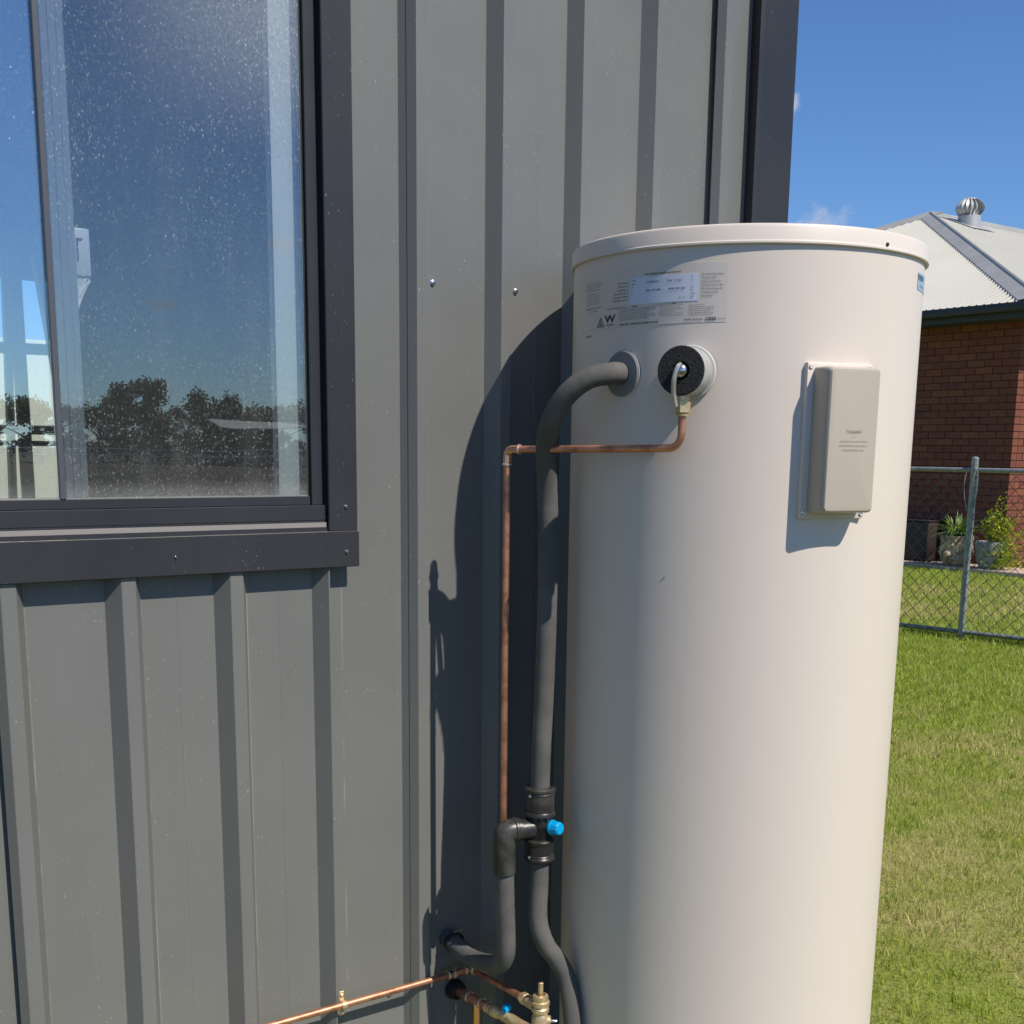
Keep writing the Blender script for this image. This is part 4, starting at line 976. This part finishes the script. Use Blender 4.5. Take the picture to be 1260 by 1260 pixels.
# ================================================================== LAWN GRASS (blades)
def grass():
    rg = np.random.default_rng(5)
    zones = [  # x0,x1,y0,y1,count,height,width
        (1.80, 4.2, -1.3, 1.9, 62000, .030, .0028), (4.2, 8.2, .2, 5.2, 95000, .036, .0045), (7.6, 12.6, 2.0, 8.8, 62000, .042, .0075),
        (1.80, 7.6, 1.9, 9.0, 40000, .036, .006), (4.2, 8.2, -1.6, .2, 16000, .034, .005)]
    V, Fq = [], []; base = 0
    for (x0, x1, y0, y1, n, h, w) in zones:
        x = rg.uniform(x0, x1, n); y = rg.uniform(y0, y1, n)
        # clumping
        cl = (np.sin(x*23+np.sin(y*17)*1.7)*np.sin(y*29+np.sin(x*13)*2.1))*.5+.5
        hh = h*(.45+.75*cl)*rg.uniform(.6, 1.25, n)
        # longer uncut grass along the foot of the fence
        fx = (x-7.832)*(.985)+(y-3.497)*.172
        hh = np.where(np.abs(fx-.10) < .14, hh*2.0, hh)
        a = rg.uniform(0, 2*np.pi, n); lean = rg.uniform(.1, 1.1, n)*hh; la = rg.uniform(0, 2*np.pi, n); ww = w*rg.uniform(.6, 1.2, n)*.5
        dx, dy = np.cos(a)*ww, np.sin(a)*ww; lx, ly = np.cos(la)*lean, np.sin(la)*lean; z0 = np.zeros(n)
        v = np.stack([np.stack([x-dx, y-dy, z0], 1), np.stack([x+dx, y+dy, z0], 1),
                      np.stack([x+dx*.7+lx*.35, y+dy*.7+ly*.35, hh*.6], 1), np.stack([x-dx*.7+lx*.35, y-dy*.7+ly*.35, hh*.6], 1),
                      np.stack([x+lx, y+ly, hh], 1)], 1).reshape(-1, 3)
        V.append(v); i = np.arange(n)*5+base
        Fq.append((i, n)); base += n*5
    V = np.concatenate(V).astype(np.float32); idx = np.concatenate([f[0] for f in Fq]); n = len(idx)
    me = bpy.data.meshes.new('lawn_grass'); me.vertices.add(len(V)); me.vertices.foreach_set('co', V.ravel())
    loops = np.empty((n, 7), np.int32); loops[:, 0] = idx; loops[:, 1] = idx+1; loops[:, 2] = idx+2; loops[:, 3] = idx+3; loops[:, 4] = idx+3; loops[:, 5] = idx+2; loops[:, 6] = idx+4
    me.loops.add(n*7); me.loops.foreach_set('vertex_index', loops.ravel())
    me.polygons.add(n*2); ls = np.empty((n, 2), np.int32); ls[:, 0] = np.arange(n)*7; ls[:, 1] = np.arange(n)*7+4
    me.polygons.foreach_set('loop_start', ls.ravel()); me.update(calc_edges=True); me.validate()
    me.materials.append(M['grass']); addmesh('lawn_grass', me, None, 'short green and straw coloured lawn grass', 'grass', kind='stuff')
grass()

# ================================================================== WHAT THE WINDOW REFLECTS (behind the camera)
def tree_meshes(seed, H, Wd):
    r = random.Random(seed); tr = MB()
    tr.tube([(0, 0, -.3), (r.uniform(-.2, .2), r.uniform(-.2, .2), H*.30), (r.uniform(-.4, .4), r.uniform(-.3, .3), H*.62)], [H*.030, H*.022, H*.010], 8)
    clumps = []
    for i in range(17):
        a = r.uniform(0, 6.28); rr = Wd*r.uniform(.15, .95); z = H*(r.uniform(.10, .40) if i % 3 == 0 else r.uniform(.35, .92)); rr *= (1.15-abs(z/H-.55)*1.1)
        c = Vector((math.cos(a)*rr, math.sin(a)*rr, z)); clumps.append((c, H*r.uniform(.09, .17)))
        tr.tube([(0, 0, z*.55), c*.6+Vector((0, 0, z*.3)), c], [H*.012, H*.008, H*.003], 5)
    P, Fc = [], []
    for c, R_ in clumps:
        for j in range(240):
            v = Vector((r.gauss(0, 1), r.gauss(0, 1), r.gauss(0, .75))); v = v.normalized()*R_*r.uniform(.35, 1.08); p = c+v
            a = Vector((r.gauss(0, 1), r.gauss(0, 1), r.gauss(0, 1))).normalized(); b = a.cross(Vector((r.gauss(0, 1), r.gauss(0, 1), r.gauss(0, 1)))).normalized(); s = H*.026*r.uniform(.6, 1.4); k = len(P)
            P += [p-a*s, p+b*s*.5, p+a*s, p-b*s*.5]; Fc.append((k, k+1, k+2, k+3))
    me = bpy.data.meshes.new('crown'); me.from_pydata([tuple(p) for p in P], [], Fc); me.materials.append(M['gum'])
    return tr, me
tspec = []
protos = []
for sd_, H, Wd in ((1, 6.6, 1.5), (2, 5.4, 2.6), (3, 4.3, 2.9)):
    tr, me = tree_meshes(sd_, H, Wd); root = thing('gum_tree', 'gum tree', 'tree', (0, 0, 0), 'gum trees across the paddock')
    t_ = tr.build('trunk', M['bark'], root); c_ = addmesh('crown', me, root); protos.append((root, t_, c_))
placed = [
    (0, 34.4, -96, 1.0, .0, 'tallest gum tree mirrored in the window, with a high narrow open crown'),
    (0, 32.6, -96.5, .95, 2.4, 'slightly lower twin of the tallest gum, on its left'),
    (1, 30.2, -95, .95, 1.0, 'broad gum tree mirrored immediately left of the two tallest gums'),
    (2, 36.6, -94, 1.0, 2., 'low gum tree filling the gap between the tallest gum and the farm shed'),
    (1, 39.4, -97, 1.08, 3.1, 'ragged gum tree rising above the left end of the pale farm shed roof'),
    (1, 42.6, -97, 1.05, 4.2, 'ragged gum tree rising above the middle of the farm shed roof'),
    (2, 45.6, -96, 1.1, .5, 'bushy gum tree mirrored at the right edge of the window glass'),
    (2, 27.6, -93, 1.0, 1.8, 'small gum tree mirrored beside the window latch'),
    (2, 25.2, -95, 1.1, 2.6, 'round gum tree mirrored behind the window upright'),
    (1, 22.6, -96, 1.0, 3.7, 'gum tree mirrored in the left sliding pane'),
    (2, 18.6, -95, 1.2, 5., 'spreading gum tree furthest left along the paddock rail fence'),
    (2, 33.6, -91, .9, 4., 'short bushy gum tree standing in front of the tallest gum'),
    (2, 41.2, -92, .85, .3, 'smallest gum tree, directly behind the farm shed'),
    (1, 50.0, -98, 1.1, 1.1, 'large gum tree furthest right along the paddock rail fence')]
used = set()
for i, (k, x, y, s, rz, lab) in enumerate(placed):
    root, t_, c_ = protos[k]
    if k in used:
        r0 = root.copy(); COL.objects.link(r0)
        for ch in (t_, c_):
            c2 = ch.copy(); c2.parent = r0; COL.objects.link(c2)
    else: r0 = root; used.add(k)
    r0['label'] = lab
    r0.location = (x, y, 0); r0.rotation_euler = (0, 0, rz); r0.scale = (s, s, s)
fs = thing('farm_shed', 'low open farm shed with pale iron roof before the gum trees, mirrored in window', 'shed', (33.5, -80, 0))
m = MB(); m.add([(33.2, -79, 2.6), (40.5, -79, 2.6), (40.5, -85, 3.2), (34.8, -85, 3.2), (33.2, -79, 2.66), (40.5, -79, 2.66), (40.5, -85, 3.26), (34.8, -85, 3.26)], [(0, 1, 2, 3), (7, 6, 5, 4), (0, 4, 5, 1), (3, 7, 4, 0), (1, 5, 6, 2), (2, 6, 7, 3)]); m.build('roof', M['farmroof'], fs)
m = MB(); m.box((34.9, -84.9, 0), (40.4, -84.8, 2.9)); m.build('back_wall', M['shade'], fs)
for x in (33.6, 35.8, 38.0, 40.2):
    m = MB(); m.box((x, -79.2, 0), (x+.12, -79.08, 2.5)); m.build('post', M['shade'], fs)
rf = thing('rail_fence', 'two rail pale paddock fence in front of the gum trees', 'fence', (20, -70, 0))
for z in (.75, 1.1):
    m = MB(); m.box((-20, -70, z), (60, -69.95, z+.07)); m.build('rail', M['rail'], rf)
for i in range(28):
    m = MB(); x = -20+i*3; m.box((x, -70.12, 0), (x+.1, -70.01, 1.25)); m.build('post', M['rail'], rf)
